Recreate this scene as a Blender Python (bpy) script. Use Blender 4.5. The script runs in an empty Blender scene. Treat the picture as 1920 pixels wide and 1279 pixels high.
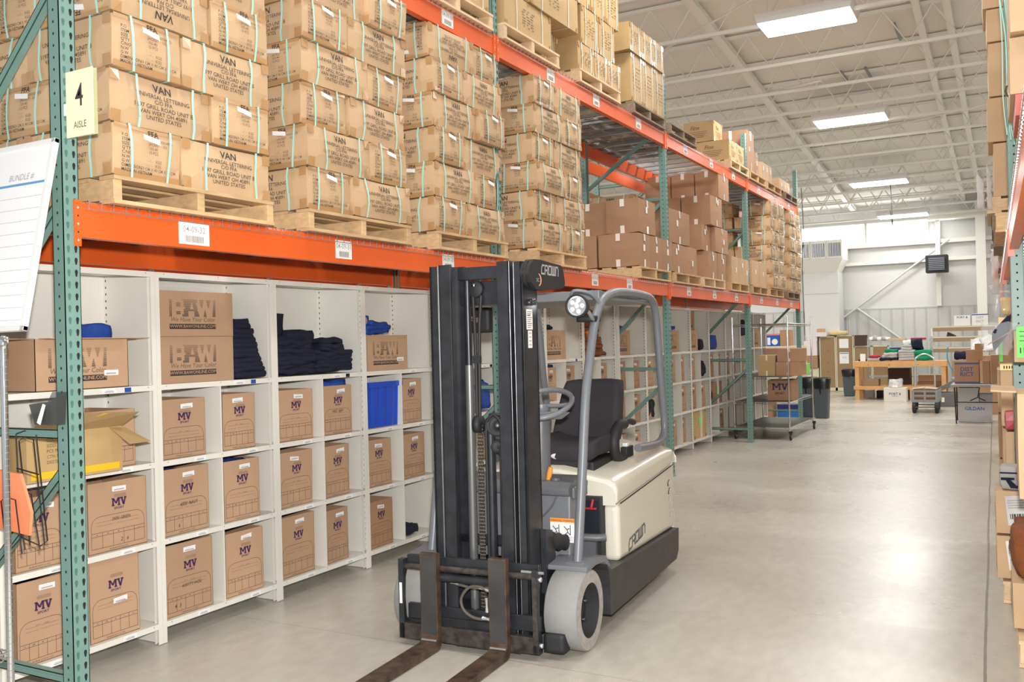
import bpy, math, random
from mathutils import Vector, Matrix, noise
random.seed(7)
SC = bpy.context.scene
COL = SC.collection
PI = math.pi

# ------------------------------------------------------------------ materials
MATS = {}
def mat(name, col, rough=.6, metal=0., var=0., vscale=6., bump=0., bscale=40., emit=0., coat=0., alpha=1., rnd=0., trans=0., stretch=None):
    if name in MATS: return MATS[name]
    m = bpy.data.materials.new(name); m.use_nodes = True
    nt = m.node_tree; n = nt.nodes; l = nt.links
    b = n['Principled BSDF']
    b.inputs['Base Color'].default_value = (*col, 1)
    b.inputs['Roughness'].default_value = rough
    b.inputs['Metallic'].default_value = metal
    if coat: b.inputs['Coat Weight'].default_value = coat; b.inputs['Coat Roughness'].default_value = .15
    if alpha < 1: b.inputs['Alpha'].default_value = alpha
    if trans: b.inputs['Transmission Weight'].default_value = trans
    if emit:
        b.inputs['Emission Color'].default_value = (*col, 1); b.inputs['Emission Strength'].default_value = emit
    tc = None
    if var or bump:
        tc = n.new('ShaderNodeTexCoord'); vec = tc.outputs['Object']
        if stretch:
            mp = n.new('ShaderNodeMapping'); mp.inputs['Scale'].default_value = stretch
            l.new(vec, mp.inputs['Vector']); vec = mp.outputs['Vector']
    if var or rnd:
        hv = n.new('ShaderNodeHueSaturation'); hv.inputs['Color'].default_value = (*col, 1)
        src = None
        if var:
            nz = n.new('ShaderNodeTexNoise'); nz.inputs['Scale'].default_value = vscale; nz.inputs['Detail'].default_value = 5
            l.new(vec, nz.inputs['Vector'])
            mr = n.new('ShaderNodeMapRange'); mr.inputs['From Min'].default_value = .3; mr.inputs['From Max'].default_value = .7
            mr.inputs['To Min'].default_value = 1 - var; mr.inputs['To Max'].default_value = 1 + var
            l.new(nz.outputs['Fac'], mr.inputs['Value']); src = mr.outputs['Result']
        if rnd:
            oi = n.new('ShaderNodeObjectInfo'); m2 = n.new('ShaderNodeMapRange')
            m2.inputs['To Min'].default_value = 1 - rnd; m2.inputs['To Max'].default_value = 1 + rnd
            l.new(oi.outputs['Random'], m2.inputs['Value'])
            if src is None: src = m2.outputs['Result']
            else:
                mm = n.new('ShaderNodeMath'); mm.operation = 'MULTIPLY'
                l.new(src, mm.inputs[0]); l.new(m2.outputs['Result'], mm.inputs[1]); src = mm.outputs[0]
        l.new(src, hv.inputs['Value']); l.new(hv.outputs['Color'], b.inputs['Base Color'])
    if bump:
        nb = n.new('ShaderNodeTexNoise'); nb.inputs['Scale'].default_value = bscale; nb.inputs['Detail'].default_value = 4
        l.new(vec, nb.inputs['Vector'])
        bp = n.new('ShaderNodeBump'); bp.inputs['Strength'].default_value = bump; bp.inputs['Distance'].default_value = .01
        l.new(nb.outputs['Fac'], bp.inputs['Height']); l.new(bp.outputs['Normal'], b.inputs['Normal'])
    MATS[name] = m
    return m

KRAFT = mat('kraft_tan', (.58, .39, .225), .62, var=.06, vscale=5, bump=.08, bscale=18, rnd=.05)
GOLD = mat('kraft_gold', (.50, .34, .155), .6, var=.06, vscale=5, bump=.08, bscale=18, rnd=.07)
BROWN = mat('kraft_brown', (.40, .225, .125), .65, var=.05, vscale=4, bump=.05, bscale=14, rnd=.07)
BINB = mat('bin_board', (.475, .30, .185), .68, var=.05, vscale=5, bump=.04, bscale=30, rnd=.12)
KRIN_SHADE = mat('board_inside_shade', (.36, .22, .13), .75, var=.05, rnd=.05)  # same board as outside, with the inner shade darkened into its colour
TAPE = mat('packing_tape', (.47, .27, .12), .22, coat=.4, rnd=.05)
CLEAR = mat('clear_tape_glare', (.88, .82, .74), .12, coat=1.)  # whitish because the tape's glare is put into the colour
INK = mat('print_ink', (.045, .035, .03), .7)
INKF = mat('print_ink_faded', (.17, .12, .075), .7)
INKT = mat('print_ink_thin', (.10, .07, .07), .7)
INKN = mat('print_ink_navy', (.035, .02, .10), .6)
INKR = mat('print_ink_red', (.30, .03, .05), .6)
INKB = mat('print_ink_blue', (.03, .09, .28), .5)
MINT = mat('mint_strap', (.42, .74, .66), .3)
WSTRAP = mat('white_strap', (.85, .85, .80), .3)
WHITE = mat('white_paper', (.86, .86, .85), .5)
GREYT = mat('grey_print', (.42, .42, .45), .6)
TEAL = mat('teal_steel', (.165, .29, .255), .38, var=.05, vscale=9)
HOLE = mat('hole_shadow', (.012, .014, .014), .9)
HOLET = mat('hole_teal', (.07, .16, .14), .6)
ORANGE = mat('orange_steel', (.76, .115, .018), .33, var=.05, vscale=3)
ZINC = mat('zinc_wire', (.55, .55, .56), .3, metal=.85)
ZGREY = mat('galvanised', (.42, .44, .47), .35, metal=.8, var=.12, vscale=7)
CREAM = mat('cream_steel', (.79, .77, .70), .35, var=.015)
CREAMH = mat('slot_hole', (.10, .10, .09), .8)
WOOD = mat('pallet_wood', (.60, .40, .21), .75, var=.16, vscale=7, bump=.15, bscale=20, rnd=.12, stretch=(3, 1, 6))
WOODP = mat('pallet_wood_pale', (.72, .53, .33), .75, var=.12, vscale=7, bump=.15, bscale=20, rnd=.06, stretch=(3, 1, 6))
WOODD = mat('pallet_wood_grey', (.27, .20, .14), .8, var=.25, vscale=8, bump=.2, bscale=20, stretch=(3, 1, 6))
NAVY = mat('navy_cloth', (.006, .009, .028), .9, var=.15, vscale=12, bump=.3, bscale=60)
BLUE = mat('royal_cloth', (.018, .07, .36), .85, var=.15, vscale=12, bump=.3, bscale=60)
BLUEP = mat('blue_plastic', (.008, .07, .52), .3, coat=.3)
BLACKC = mat('black_cloth', (.012, .012, .014), .9, bump=.2)
BROWNC = mat('brown_cloth', (.22, .065, .018), .9, var=.2, vscale=14, bump=.4, bscale=60)
ORANC = mat('orange_cloth', (.75, .22, .02), .85)
GREENC = mat('green_cloth', (.0, .24, .10), .85, bump=.3)
GREYC = mat('grey_cloth', (.44, .42, .41), .9, var=.1, bump=.3, bscale=80)
REDC = mat('red_cloth', (.42, .02, .03), .85, bump=.3)
CHROME = mat('chrome', (.72, .73, .75), .12, metal=1.)
ALU = mat('aluminium', (.72, .73, .75), .28, metal=.9)
MASTB = mat('mast_black', (.022, .024, .029), .34, var=.35, vscale=12, bump=.05, bscale=20)
MATB = mat('matt_black', (.016, .016, .018), .62)
RUB = mat('black_rubber', (.02, .02, .02), .6)
STEELW = mat('worn_edge', (.42, .42, .42), .35, metal=.7)
RUST = mat('rusty_fork', (.10, .062, .04), .42, metal=.35, var=.55, vscale=14, bump=.2, bscale=40)
RUSTP = mat('rusty_bar', (.055, .044, .038), .5, metal=.3, var=.6, vscale=25, bump=.2, bscale=40)
TYRE = mat('grey_tyre', (.26, .255, .25), .7, var=.05, vscale=18, bump=.04)
TYRES = mat('tyre_side', (.38, .36, .33), .8, var=.16, vscale=30, bump=.15)
FGREY = mat('forklift_grey', (.17, .18, .20), .38, var=.06, vscale=10)
FGREYD = mat('forklift_dark_grey', (.12, .125, .135), .42, var=.06)
FCREAM = mat('forklift_cream', (.72, .69, .58), .22, coat=.4)
SKIRT = mat('skirt_black', (.035, .033, .034), .45, var=.25, vscale=9)
SEATF = mat('seat_fabric', (.030, .027, .033), .9, var=.15, bump=.2, bscale=90)
ORP = mat('orange_plastic', (.95, .32, .05), .4)
ORF = mat('orange_folder', (.93, .30, .14), .6)
YEL = mat('yellow_card', (.84, .84, .58), .6)
YTAPE = mat('yellow_tape', (.85, .52, .03), .3)
GREENL = mat('green_label', (.18, .80, .12), .5)
REDP = mat('red_plastic', (.45, .02, .04), .35)
CONCW = mat('wall_white', (.70, .70, .685), .5, var=.01, vscale=1)
CONCW2 = mat('wall_panel', (.62, .62, .60), .5)
SEAM = mat('panel_seam', (.54, .54, .53), .6)
STRUCW = mat('painted_steel', (.86, .84, .78), .45)
CEILM = mat('roof_deck', (.82, .79, .73), .7, var=.02, vscale=1)
ENAM = mat('fixture_white', (.8, .8, .78), .4)
LAMP = mat('lamp_lens', (1., .99, .96), .5, emit=9.)
DAY = mat('window_daylight', (.95, .98, 1.), .5, emit=3.2)
TACK = mat('tack_board', (.33, .215, .115), .9, var=.05, vscale=40)
PUTTY = mat('putty_trim', (.66, .63, .45), .5)
BENCHW = mat('pine_bench', (.66, .36, .14), .6, var=.08, vscale=6)
LAMI = mat('laminate_edge', (.34, .22, .13), .5)
GBIN = mat('grey_bin', (.07, .085, .10), .5)
BAGB = mat('black_bag', (.010, .010, .012), .25)
TOTEG = mat('tote_grey', (.15, .15, .145), .5)
GREYM = mat('grey_metal', (.25, .26, .28), .4)
PLASTIC = mat('clear_plastic', (.70, .72, .78), .12, alpha=.30, coat=1., bump=.5, bscale=18)
SHRINK = mat('shrink_wrap', (.85, .85, .86), .15, alpha=.55, coat=1., bump=.6, bscale=14)
TRAYM = mat('smoke_tray', (.05, .055, .055), .4, alpha=.72)
REFL = mat('lamp_glass', (.72, .75, .8), .1, metal=.6)
TAGP = mat('tag_print', (.40, .36, .34), .6)
WTAG = mat('tag_cream', (.82, .79, .68), .5)

# ------------------------------------------------------------------ mesh builder
class MB:
    def __init__(s): s.v = []; s.f = []; s.m = []; s.s = []; s.mats = []
    def mi(s, m):
        if m not in s.mats: s.mats.append(m)
        return s.mats.index(m)
    def add(s, vs, fs, m, sm=False):
        o = len(s.v); k = s.mi(m); s.v += [tuple(p) for p in vs]
        for f in fs: s.f.append(tuple(i + o for i in f)); s.m.append(k); s.s.append(sm)
        return s
    def box(s, x0, x1, y0, y1, z0, z1, m, M=None):
        p = [(x, y, z) for x in (x0, x1) for y in (y0, y1) for z in (z0, z1)]
        if M is not None: p = [tuple(M @ Vector(q)) for q in p]
        return s.add(p, [(0, 1, 3, 2), (4, 6, 7, 5), (0, 4, 5, 1), (2, 3, 7, 6), (0, 2, 6, 4), (1, 5, 7, 3)], m)
    def quad(s, a, b, c, d, m): return s.add([a, b, c, d], [(0, 1, 2, 3)], m)
    def prism(s, poly, ax, a, b, m, sm=False):
        # poly in the two other axes (order x,y,z minus ax), extruded from a to b along ax
        def mk(p, t):
            q = list(p); q.insert(ax, t); return tuple(q)
        n = len(poly); vs = [mk(p, a) for p in poly] + [mk(p, b) for p in poly]
        s.add(vs, [tuple(range(n))[::-1], tuple(range(n, 2 * n))], m)
        return s.add(vs, [(i, (i + 1) % n, n + (i + 1) % n, n + i) for i in range(n)], m, sm)
    def tube(s, path, r, m, n=8, closed=False, cap=True):
        P = [Vector(p) for p in path]; N = len(P); rs = r if isinstance(r, (list, tuple)) else [r] * N
        T = []
        for i in range(N):
            if closed: t = P[(i + 1) % N] - P[i - 1]
            else: t = P[min(i + 1, N - 1)] - P[max(i - 1, 0)]
            T.append(t.normalized())
        up = Vector((0, 0, 1)) if abs(T[0].z) < .9 else Vector((1, 0, 0))
        u = (up - T[0] * up.dot(T[0])).normalized(); vs = []
        for i in range(N):
            u = (u - T[i] * u.dot(T[i])).normalized(); w = T[i].cross(u)
            for k in range(n):
                a = 2 * PI * k / n; vs.append(P[i] + (u * math.cos(a) + w * math.sin(a)) * rs[i])
        fs = []
        for i in range(N if closed else N - 1):
            j = (i + 1) % N
            for k in range(n): fs.append((i * n + k, i * n + (k + 1) % n, j * n + (k + 1) % n, j * n + k))
        s.add(vs, fs, m, True)
        if cap and not closed:
            s.add([vs[k] for k in range(n)], [tuple(range(n))[::-1]], m); s.add(vs[-n:], [tuple(range(n))], m)
        return s
    def lathe(s, prof, c, ax, m, n=24, sm=True):
        # prof: (r, h) along axis ax through c
        vs = []; c = Vector(c)
        A = [Vector((0, 1, 0)), Vector((0, 0, 1)), Vector((1, 0, 0))][ax]
        B = [Vector((0, 0, 1)), Vector((1, 0, 0)), Vector((0, 1, 0))][ax]
        D = [Vector((1, 0, 0)), Vector((0, 1, 0)), Vector((0, 0, 1))][ax]
        for r, h in prof:
            for k in range(n):
                a = 2 * PI * k / n; vs.append(c + D * h + (A * math.cos(a) + B * math.sin(a)) * max(r, 1e-4))
        fs = [(i * n + k, i * n + (k + 1) % n, (i + 1) * n + (k + 1) % n, (i + 1) * n + k) for i in range(len(prof) - 1) for k in range(n)]
        return s.add(vs, fs, m, sm)
    def text(s, txt, org, xd, yd, size, m, align='CENTER', wide=1., shear=0., fn=None):
        vs, fs = text_geo(txt, align)
        xd = Vector(xd); yd = Vector(yd); o = Vector(org)
        pts = [o + xd * ((x + shear * y) * size * wide) + yd * (y * size) for x, y in vs]
        if fn: pts = [fn(p) for p in pts]
        return s.add(pts, fs, m)
    def build(s, name, parent=None, bevel=0., smooth=False, seg=2):
        me = bpy.data.meshes.new(name); me.from_pydata(s.v, [], s.f)
        for m in s.mats: me.materials.append(m)
        me.polygons.foreach_set('material_index', s.m)
        me.polygons.foreach_set('use_smooth', [True] * len(s.f) if smooth else s.s)
        me.update()
        o = bpy.data.objects.new(name, me); COL.objects.link(o)
        if parent: o.parent = parent
        if bevel:
            b = o.modifiers.new('bevel', 'BEVEL'); b.width = bevel; b.segments = seg; b.limit_method = 'ANGLE'
            b.angle_limit = math.radians(35)
            b.harden_normals = False
        return o
TXT = {}
def text_geo(t, align='CENTER'):
    k = (t, align)
    if k in TXT: return TXT[k]
    cu = bpy.data.curves.new('t', 'FONT'); cu.body = t; cu.align_x = align; cu.resolution_u = 2; cu.size = 1; cu.offset = .020 if t in ('VAN', 'FFA', 'GILDAN', 'DIST', 'RICT', 'PORT &', 'SPORT', 'WWW.BAWONLINE.COM') else .004
    if t == 'WWW.BAWONLINE.COM': cu.offset = .012
    ob = bpy.data.objects.new('t', cu); me = bpy.data.meshes.new_from_object(ob)
    vs = [(v.co.x, v.co.y) for v in me.vertices]; fs = [tuple(p.vertices) for p in me.polygons]
    bpy.data.objects.remove(ob); bpy.data.curves.remove(cu); bpy.data.meshes.remove(me)
    TXT[k] = (vs, fs)
    return TXT[k]

def tag(o, label, cat, group=None, kind=None):
    o['label'] = label; o['category'] = cat
    if group: o['group'] = group
    if kind: o['kind'] = kind
    return o
def struct(o): o['kind'] = 'structure'; return o
def empty(name, loc=(0, 0, 0), rz=0.):
    o = bpy.data.objects.new(name, None); o.empty_display_size = .1; o.location = loc; o.rotation_euler = (0, 0, rz); COL.objects.link(o); return o
def copy_tree(o, parent=None):
    c = o.copy(); COL.objects.link(c)
    if parent: c.parent = parent
    for ch in [k for k in o.children]: copy_tree(ch, c)
    return c
def place(o, loc, rz=0., rot=None):
    o.location = loc; o.rotation_euler = rot if rot else (0, 0, rz); return o
class Proto:   # first use moves the prototype itself, later uses copy it
    def __init__(s, o): s.o = o; s.used = False; s.kids = None
    def get(s):
        if not s.used: s.used = True; return s.o
        return copy_tree(s.o)
ORD = ['first', 'second', 'third', 'fourth', 'fifth', 'sixth', 'seventh', 'eighth', 'ninth', 'tenth', 'eleventh', 'twelfth', 'thirteenth', 'fourteenth', 'fifteenth', 'sixteenth']
BOT = ['bottom', 'second', 'third', 'fourth', 'fifth', 'top']

def smooth_path(pts, n=5, closed=False):
    P = [Vector(p) for p in pts]; out = []; N = len(P)
    for i in range(N if closed else N - 1):
        if closed: a, b, c, d = P[i - 1], P[i], P[(i + 1) % N], P[(i + 2) % N]
        else: a, b, c, d = P[max(i - 1, 0)], P[i], P[i + 1], P[min(i + 2, N - 1)]
        for k in range(n):
            t = k / n
            out.append(.5 * ((2 * b) + (c - a) * t + (2 * a - 5 * b + 4 * c - d) * t * t + (3 * b - a - 3 * c + d) * t ** 3))
    if not closed: out.append(P[-1])
    return out

def soft_block(mb, x0, x1, y0, y1, z0, z1, m, seed=0, amp=.01, freq=9., n=(8, 8, 4), rnd=.35, fn=None):
    """closed, rounded, wrinkled block"""
    cx, cy, cz = (x0 + x1) / 2, (y0 + y1) / 2, (z0 + z1) / 2; hx, hy, hz = (x1 - x0) / 2, (y1 - y0) / 2, (z1 - z0) / 2
    idx = {}; vs = []; fs = []
    def vert(i, j, k):
        if (i, j, k) in idx: return idx[(i, j, k)]
        u, v, w = 2 * i / n[0] - 1, 2 * j / n[1] - 1, 2 * k / n[2] - 1
        L = max(1e-6, (abs(u) ** 4 + abs(v) ** 4 + abs(w) ** 4) ** .25); mx = max(abs(u), abs(v), abs(w))
        q = mx / L; f = 1 - rnd + rnd * q
        p = Vector((cx + hx * u * f, cy + hy * v * f, cz + hz * w * (1 - rnd * .6 + rnd * .6 * q)))
        nn = noise.noise_vector(p * freq + Vector((seed * 3.1, seed * 1.7, seed))) * amp
        p = p + nn
        if fn: p = fn(p, u, v, w)
        idx[(i, j, k)] = len(vs); vs.append(p); return idx[(i, j, k)]
    for k in (0, n[2]):
        for i in range(n[0]):
            for j in range(n[1]):
                q = [vert(i, j, k), vert(i + 1, j, k), vert(i + 1, j + 1, k), vert(i, j + 1, k)]
                fs.append(tuple(q if k else q[::-1]))
    for i in (0, n[0]):
        for j in range(n[1]):
            for k in range(n[2]):
                q = [vert(i, j, k), vert(i, j + 1, k), vert(i, j + 1, k + 1), vert(i, j, k + 1)]
                fs.append(tuple(q if i else q[::-1]))
    for j in (0, n[1]):
        for i in range(n[0]):
            for k in range(n[2]):
                q = [vert(i, j, k), vert(i + 1, j, k), vert(i + 1, j, k + 1), vert(i, j, k + 1)]
                fs.append(tuple(q[::-1] if j else q))
    return mb.add(vs, fs, m, True)

# ================================================================== SETTING
def build_setting():
    # floor
    m = bpy.data.materials.new('polished_concrete'); m.use_nodes = True; nt = m.node_tree; n = nt.nodes; l = nt.links; b = n['Principled BSDF']
    tc = n.new('ShaderNodeTexCoord')
    n1 = n.new('ShaderNodeTexNoise'); n1.inputs['Scale'].default_value = .8; n1.inputs['Detail'].default_value = 7; n1.inputs['Roughness'].default_value = .5
    l.new(tc.outputs['Object'], n1.inputs['Vector'])
    cr = n.new('ShaderNodeValToRGB'); cr.color_ramp.elements[0].position = .32; cr.color_ramp.elements[0].color = (.45, .42, .355, 1)
    cr.color_ramp.elements[1].position = .68; cr.color_ramp.elements[1].color = (.52, .495, .43, 1)
    l.new(n1.outputs['Fac'], cr.inputs['Fac'])
    n2 = n.new('ShaderNodeTexNoise'); n2.inputs['Scale'].default_value = 14; n2.inputs['Detail'].default_value = 6
    mp = n.new('ShaderNodeMapping'); mp.inputs['Scale'].default_value = (1, .5, 1); mp.inputs['Rotation'].default_value = (0, 0, .6)
    l.new(tc.outputs['Object'], mp.inputs['Vector']); l.new(mp.outputs['Vector'], n2.inputs['Vector'])
    mr = n.new('ShaderNodeMapRange'); mr.inputs['From Min'].default_value = .35; mr.inputs['From Max'].default_value = .65; mr.inputs['To Min'].default_value = .93; mr.inputs['To Max'].default_value = 1.05
    l.new(n2.outputs['Fac'], mr.inputs['Value'])
    # saw-cut joints: one running down the aisle, some across it
    sx = n.new('ShaderNodeSeparateXYZ'); l.new(tc.outputs['Object'], sx.inputs[0])
    def math_(op, a, bb=None, c=None):
        q = n.new('ShaderNodeMath'); q.operation = op
        for i, v in enumerate((a, bb, c)):
            if v is None: continue
            if isinstance(v, (int, float)): q.inputs[i].default_value = v
            else: l.new(v, q.inputs[i])
        return q.outputs[0]
    wob = math_('MULTIPLY', math_('SUBTRACT', n1.outputs['Fac'], .5), .03)
    d1 = math_('ABSOLUTE', math_('ADD', math_('SUBTRACT', math_('MULTIPLY_ADD', sx.outputs[1], .0178, sx.outputs[0]), 3.395), wob))
    j1 = math_('LESS_THAN', d1, .007)
    ym = math_('MODULO', math_('ADD', sx.outputs[1], 100. - 2.55), 4.6)
    j2 = math_('LESS_THAN', math_('ABSOLUTE', math_('SUBTRACT', ym, 2.3)), .004)
    jj = math_('MAXIMUM', j1, math_('MULTIPLY', j2, .5))
    jv = math_('MULTIPLY_ADD', jj, -.55, 1.)
    hv = n.new('ShaderNodeHueSaturation'); l.new(cr.outputs['Color'], hv.inputs['Color']); l.new(math_('MULTIPLY', mr.outputs['Result'], jv), hv.inputs['Value'])
    l.new(hv.outputs['Color'], b.inputs['Base Color'])
    mr2 = n.new('ShaderNodeMapRange'); mr2.inputs['From Min'].default_value = .3; mr2.inputs['From Max'].default_value = .7; mr2.inputs['To Min'].default_value = .24; mr2.inputs['To Max'].default_value = .34
    l.new(n1.outputs['Fac'], mr2.inputs['Value']); l.new(mr2.outputs['Result'], b.inputs['Roughness'])
    b.inputs['Specular IOR Level'].default_value = .45
    bp = n.new('ShaderNodeBump'); bp.inputs['Strength'].default_value = .05; bp.inputs['Distance'].default_value = .01
    l.new(n2.outputs['Fac'], bp.inputs['Height']); l.new(bp.outputs['Normal'], b.inputs['Normal'])
    q = MB(); q.box(-16, 14, -8, 26.2, -.2, 0, m); struct(q.build('floor'))
    # back wall with ribbed lower panel
    q = MB()
    q.box(-16, 14, 26, 26.2, 2.33, 5.6, CONCW)
    q.box(-16, 14, 25.96, 26.2, 0, 2.30, CONCW2)
    q.box(-16, 14, 25.95, 26.2, 2.30, 2.335, SEAM)
    x = -10.
    while x < 8:
        q.box(x, x + .025, 25.935, 25.96, 0, 2.3, SEAM); q.box(x + .07, x + .09, 25.945, 25.96, 0, 2.3, CONCW); x += .305
    struct(q.build('wall_back'))
    q = MB(); q.box(-16.2, -16, -8, 26.2, 0, 8, CONCW); struct(q.build('wall_left'))
    q = MB(); q.box(14, 14.2, -8, 26.2, 0, 8, CONCW); struct(q.build('wall_right'))
    # window strip
    for i, (a, bb) in enumerate(((-3.9, -2.1), (-2.05, -.27), (-.22, 1.40))):
        w = MB(); w.box(a, bb, 25.97, 26.05, 4.25, 4.80, DAY)
        f = MB()
        for k in (a - .02, bb - .01): f.box(k, k + .03, 25.93, 26.02, 4.22, 4.82, STRUCW)
        f.box(a, bb, 25.93, 26.02, 4.22, 4.25, STRUCW); f.box(a, bb, 25.93, 26.02, 4.80, 4.83, STRUCW)
        o = struct(f.build('window_%d' % (i + 1))); w.build('glass_pane', o)
    # girts, column, braces
    q = MB(); q.box(-10, 8, 25.80, 25.98, 4.10, 4.21, STRUCW); struct(q.build('trim_1'))
    q = MB(); q.box(-10, 8, 25.82, 25.98, 3.60, 3.70, STRUCW); struct(q.build('trim_2'))
    q = MB(); q.box(2.62, 2.86, 25.4, 25.8, 0, 5.1, STRUCW); q.box(1.44, 8, 25.45, 25.8, 4.72, 4.92, STRUCW); struct(q.build('trim_3'))
    q = MB(); q.tube([(-.9, 25.85, 2.10), (1.95, 25.8, 4.18)], .030, CONCW, 6); q.tube([(-.55, 25.85, 2.38), (.75, 25.85, 1.35)], .030, CONCW, 6); struct(q.build('trim_4'))
    q = MB(); q.box(1.60, 1.72, 25.75, 25.9, 2.34, 4.9, STRUCW); struct(q.build('trim_5'))
    # roof deck, sloping to the back wall
    def zc(y): return 6.0 - .085 * (y - 10.8)
    q = MB()
    z0, z1 = zc(-8) + .62, zc(26.2) + .62
    q.add([(-16, -8, z0), (14, -8, z0), (14, 26.2, z1), (-16, 26.2, z1), (-16, -8, z0 + .1), (14, -8, z0 + .1), (14, 26.2, z1 + .1), (-16, 26.2, z1 + .1)],
          [(0, 3, 2, 1), (4, 5, 6, 7), (0, 1, 5, 4), (1, 2, 6, 5), (2, 3, 7, 6), (3, 0, 4, 7)], CEILM)
    struct(q.build('ceiling'))
    # open web joists: chords across the hall, V webs
    ys = [2.7, 4.3, 5.9, 7.5, 9.1, 10.7, 12.3, 13.6, 14.75]
    while ys[-1] < 24.8: ys.append(ys[-1] + 1.13)
    for k, y in enumerate(ys):
        zz = zc(y); q = MB()
        for dy in (-.028, .012): q.box(-9, 9, y + dy, y + dy + .02, zz, zz + .045, STRUCW)
        q.box(-9, 9, y - .03, y + .03, zz + .55, zz + .60, STRUCW)
        x = -9 + (k % 2) * .3
        while x < 8.5:
            q.tube([(x, y, zz + .56), (x + .34, y, zz + .03), (x + .68, y, zz + .56)], .016, STRUCW, 5, cap=False); x += .68
        struct(q.build('trim_%d' % (10 + k)))
    # long girders and bridging running down the hall
    for k, (x, r) in enumerate(((-.55, .07), (2.35, .05), (2.75, .05), (-4.5, .07))):
        q = MB(); q.box(x - r, x + r, 2, 25.9, 0, .1, STRUCW)
        o = q.build('trim_%d' % (40 + k)); struct(o)
        for v in o.data.vertices: v.co.z = zc(v.co.y) + (.46 if v.co.z < .05 else .56)
    q = MB()
    for x0, y0, x1, y1 in ((-2.2, 12.2, 1.9, 8.8), (-1.4, 14.5, .8, 13.2), (.9, 17.5, 3.2, 15.6), (-3, 18, 0, 16.8), (-2.4, 21, 1.2, 19.6)):
        q.tube([(x0, y0, zc(y0) + .3), (x1, y1, zc(y1) - .02)], .018, STRUCW, 6)
    struct(q.build('trim_45'))
    q = MB()
    for x, y in ((.3, 9.6), (.95, 14.3), (1.35, 14.3), (2.0, 12.6)):
        q.box(x - .02, x + .02, y, y + .9, zc(y + .45) + .50, zc(y + .45) + .535, GREYM)
    struct(q.build('trim_46'))
    # light fixtures
    base = None
    for i, (x, y, lab) in enumerate(((1.06, 10.75, 'large white troffer light nearest the camera'), (.92, 15.5, 'white troffer light, second nearest along the ceiling'),
                                 (.78, 20.6, 'white troffer light over the far work benches'), (.90, 24.6, 'white troffer light nearest the back windows'))):
        z = zc(y) - .02
        if base is None:
            h = MB(); h.prism([(-.66, .12), (-.62, 0), (-.62, -.01), (.62, -.01), (.62, 0), (.66, .12)], 1, -.34, .34, ENAM)
            base = h.build('ceiling_light')
            le = MB(); le.box(-.61, .61, -.31, .31, -.03, -.012, LAMP); le.build('lamp_lens', base)
            for sx_ in (-.55, .55): r = MB(); r.tube([(sx_, 0, .12), (sx_, 0, .6)], .006, STRUCW, 5); r.build('hanger_wire', base)
            o = base
        else: o = copy_tree(base)
        place(o, (x, y, z)); tag(o, lab, 'ceiling light', 'troffer lights over the aisle')
    # unit heater, HVAC duct
    t = empty('unit_heater', (1.66, 25.35, 3.24))
    q = MB(); q.box(-.28, .28, -.2, .2, 0, .48, MATB); q.build('casing', t, .02)
    q = MB(); q.box(-.2, .2, -.225, -.2, .06, .42, mat('heater_grille', (.03, .04, .06), .3))
    for k in range(7): q.box(-.2, .2, -.235, -.225, .07 + k * .05, .085 + k * .05, GREYM)
    q.build('grille', t)
    q = MB(); q.tube([(0, .1, .48), (0, .1, 1.2)], .02, STRUCW); q.build('support_rod', t)
    tag(t, 'small black unit heater hung high on the white back wall', 'heater')
    t = empty('air_handler', (-1.35, 25.2, 0))
    q = MB(); q.box(-.50, .46, -.2, .6, 0, 3.4, CONCW); q.build('duct_riser', t, .01)
    q = MB(); q.box(-.505, .465, -.205, -.2, 2.78, 2.80, SEAM); q.build('seam_line', t)
    q = MB(); q.add([(-.7, -.45, 3.75), (.62, -.45, 3.75), (.62, .6, 3.75), (-.7, .6, 3.75), (-.45, -.2, 3.4), (.42, -.2, 3.4), (.42, .6, 3.4), (-.45, .6, 3.4)],
                    [(0, 1, 2, 3), (7, 6, 5, 4), (0, 4, 5, 1), (1, 5, 6, 2), (2, 6, 7, 3), (3, 7, 4, 0)], STRUCW)
    q.build('duct_hood', t)
    q = MB(); q.box(-.7, .62, -.42, .6, 3.75, 4.3, STRUCW); q.build('plenum_box', t)
    for k in range(3):
        x = -.68 + k * .44; g = MB(); g.box(x, x + .41, -.45, -.42, 3.78, 4.26, STRUCW); go = g.build('grille_frame', t)
        g = MB(); g.box(x + .035, x + .375, -.455, -.45, 3.83, 4.21, HOLE)
        for j in range(9): g.box(x + .045 + j * .037, x + .06 + j * .037, -.465, -.455, 3.83, 4.21, ALU)
        g.build('louvre', go)
    tag(t, 'tall cream air handler cabinet with three louvred grilles at back wall', 'air handler')
    # hanging cords
    for x, y, lab in ((-1.0, 20.6, 'thin dark cable hanging from the joists left of the grilles'), (.95, 21.3, 'thin dark cable hanging beside the far ceiling light')):
        q = MB(); q.tube(smooth_path([(x, y, zc(y) + .1), (x + .03, y, 4.2), (x - .02, y, 3.2 if x < 0 else 4.6), (x, y, 1.6 if x < 0 else 4.45)], 4), .008, MATB, 5)
        tag(q.build('hanging_cable'), lab, 'cable')
build_setting()

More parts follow.
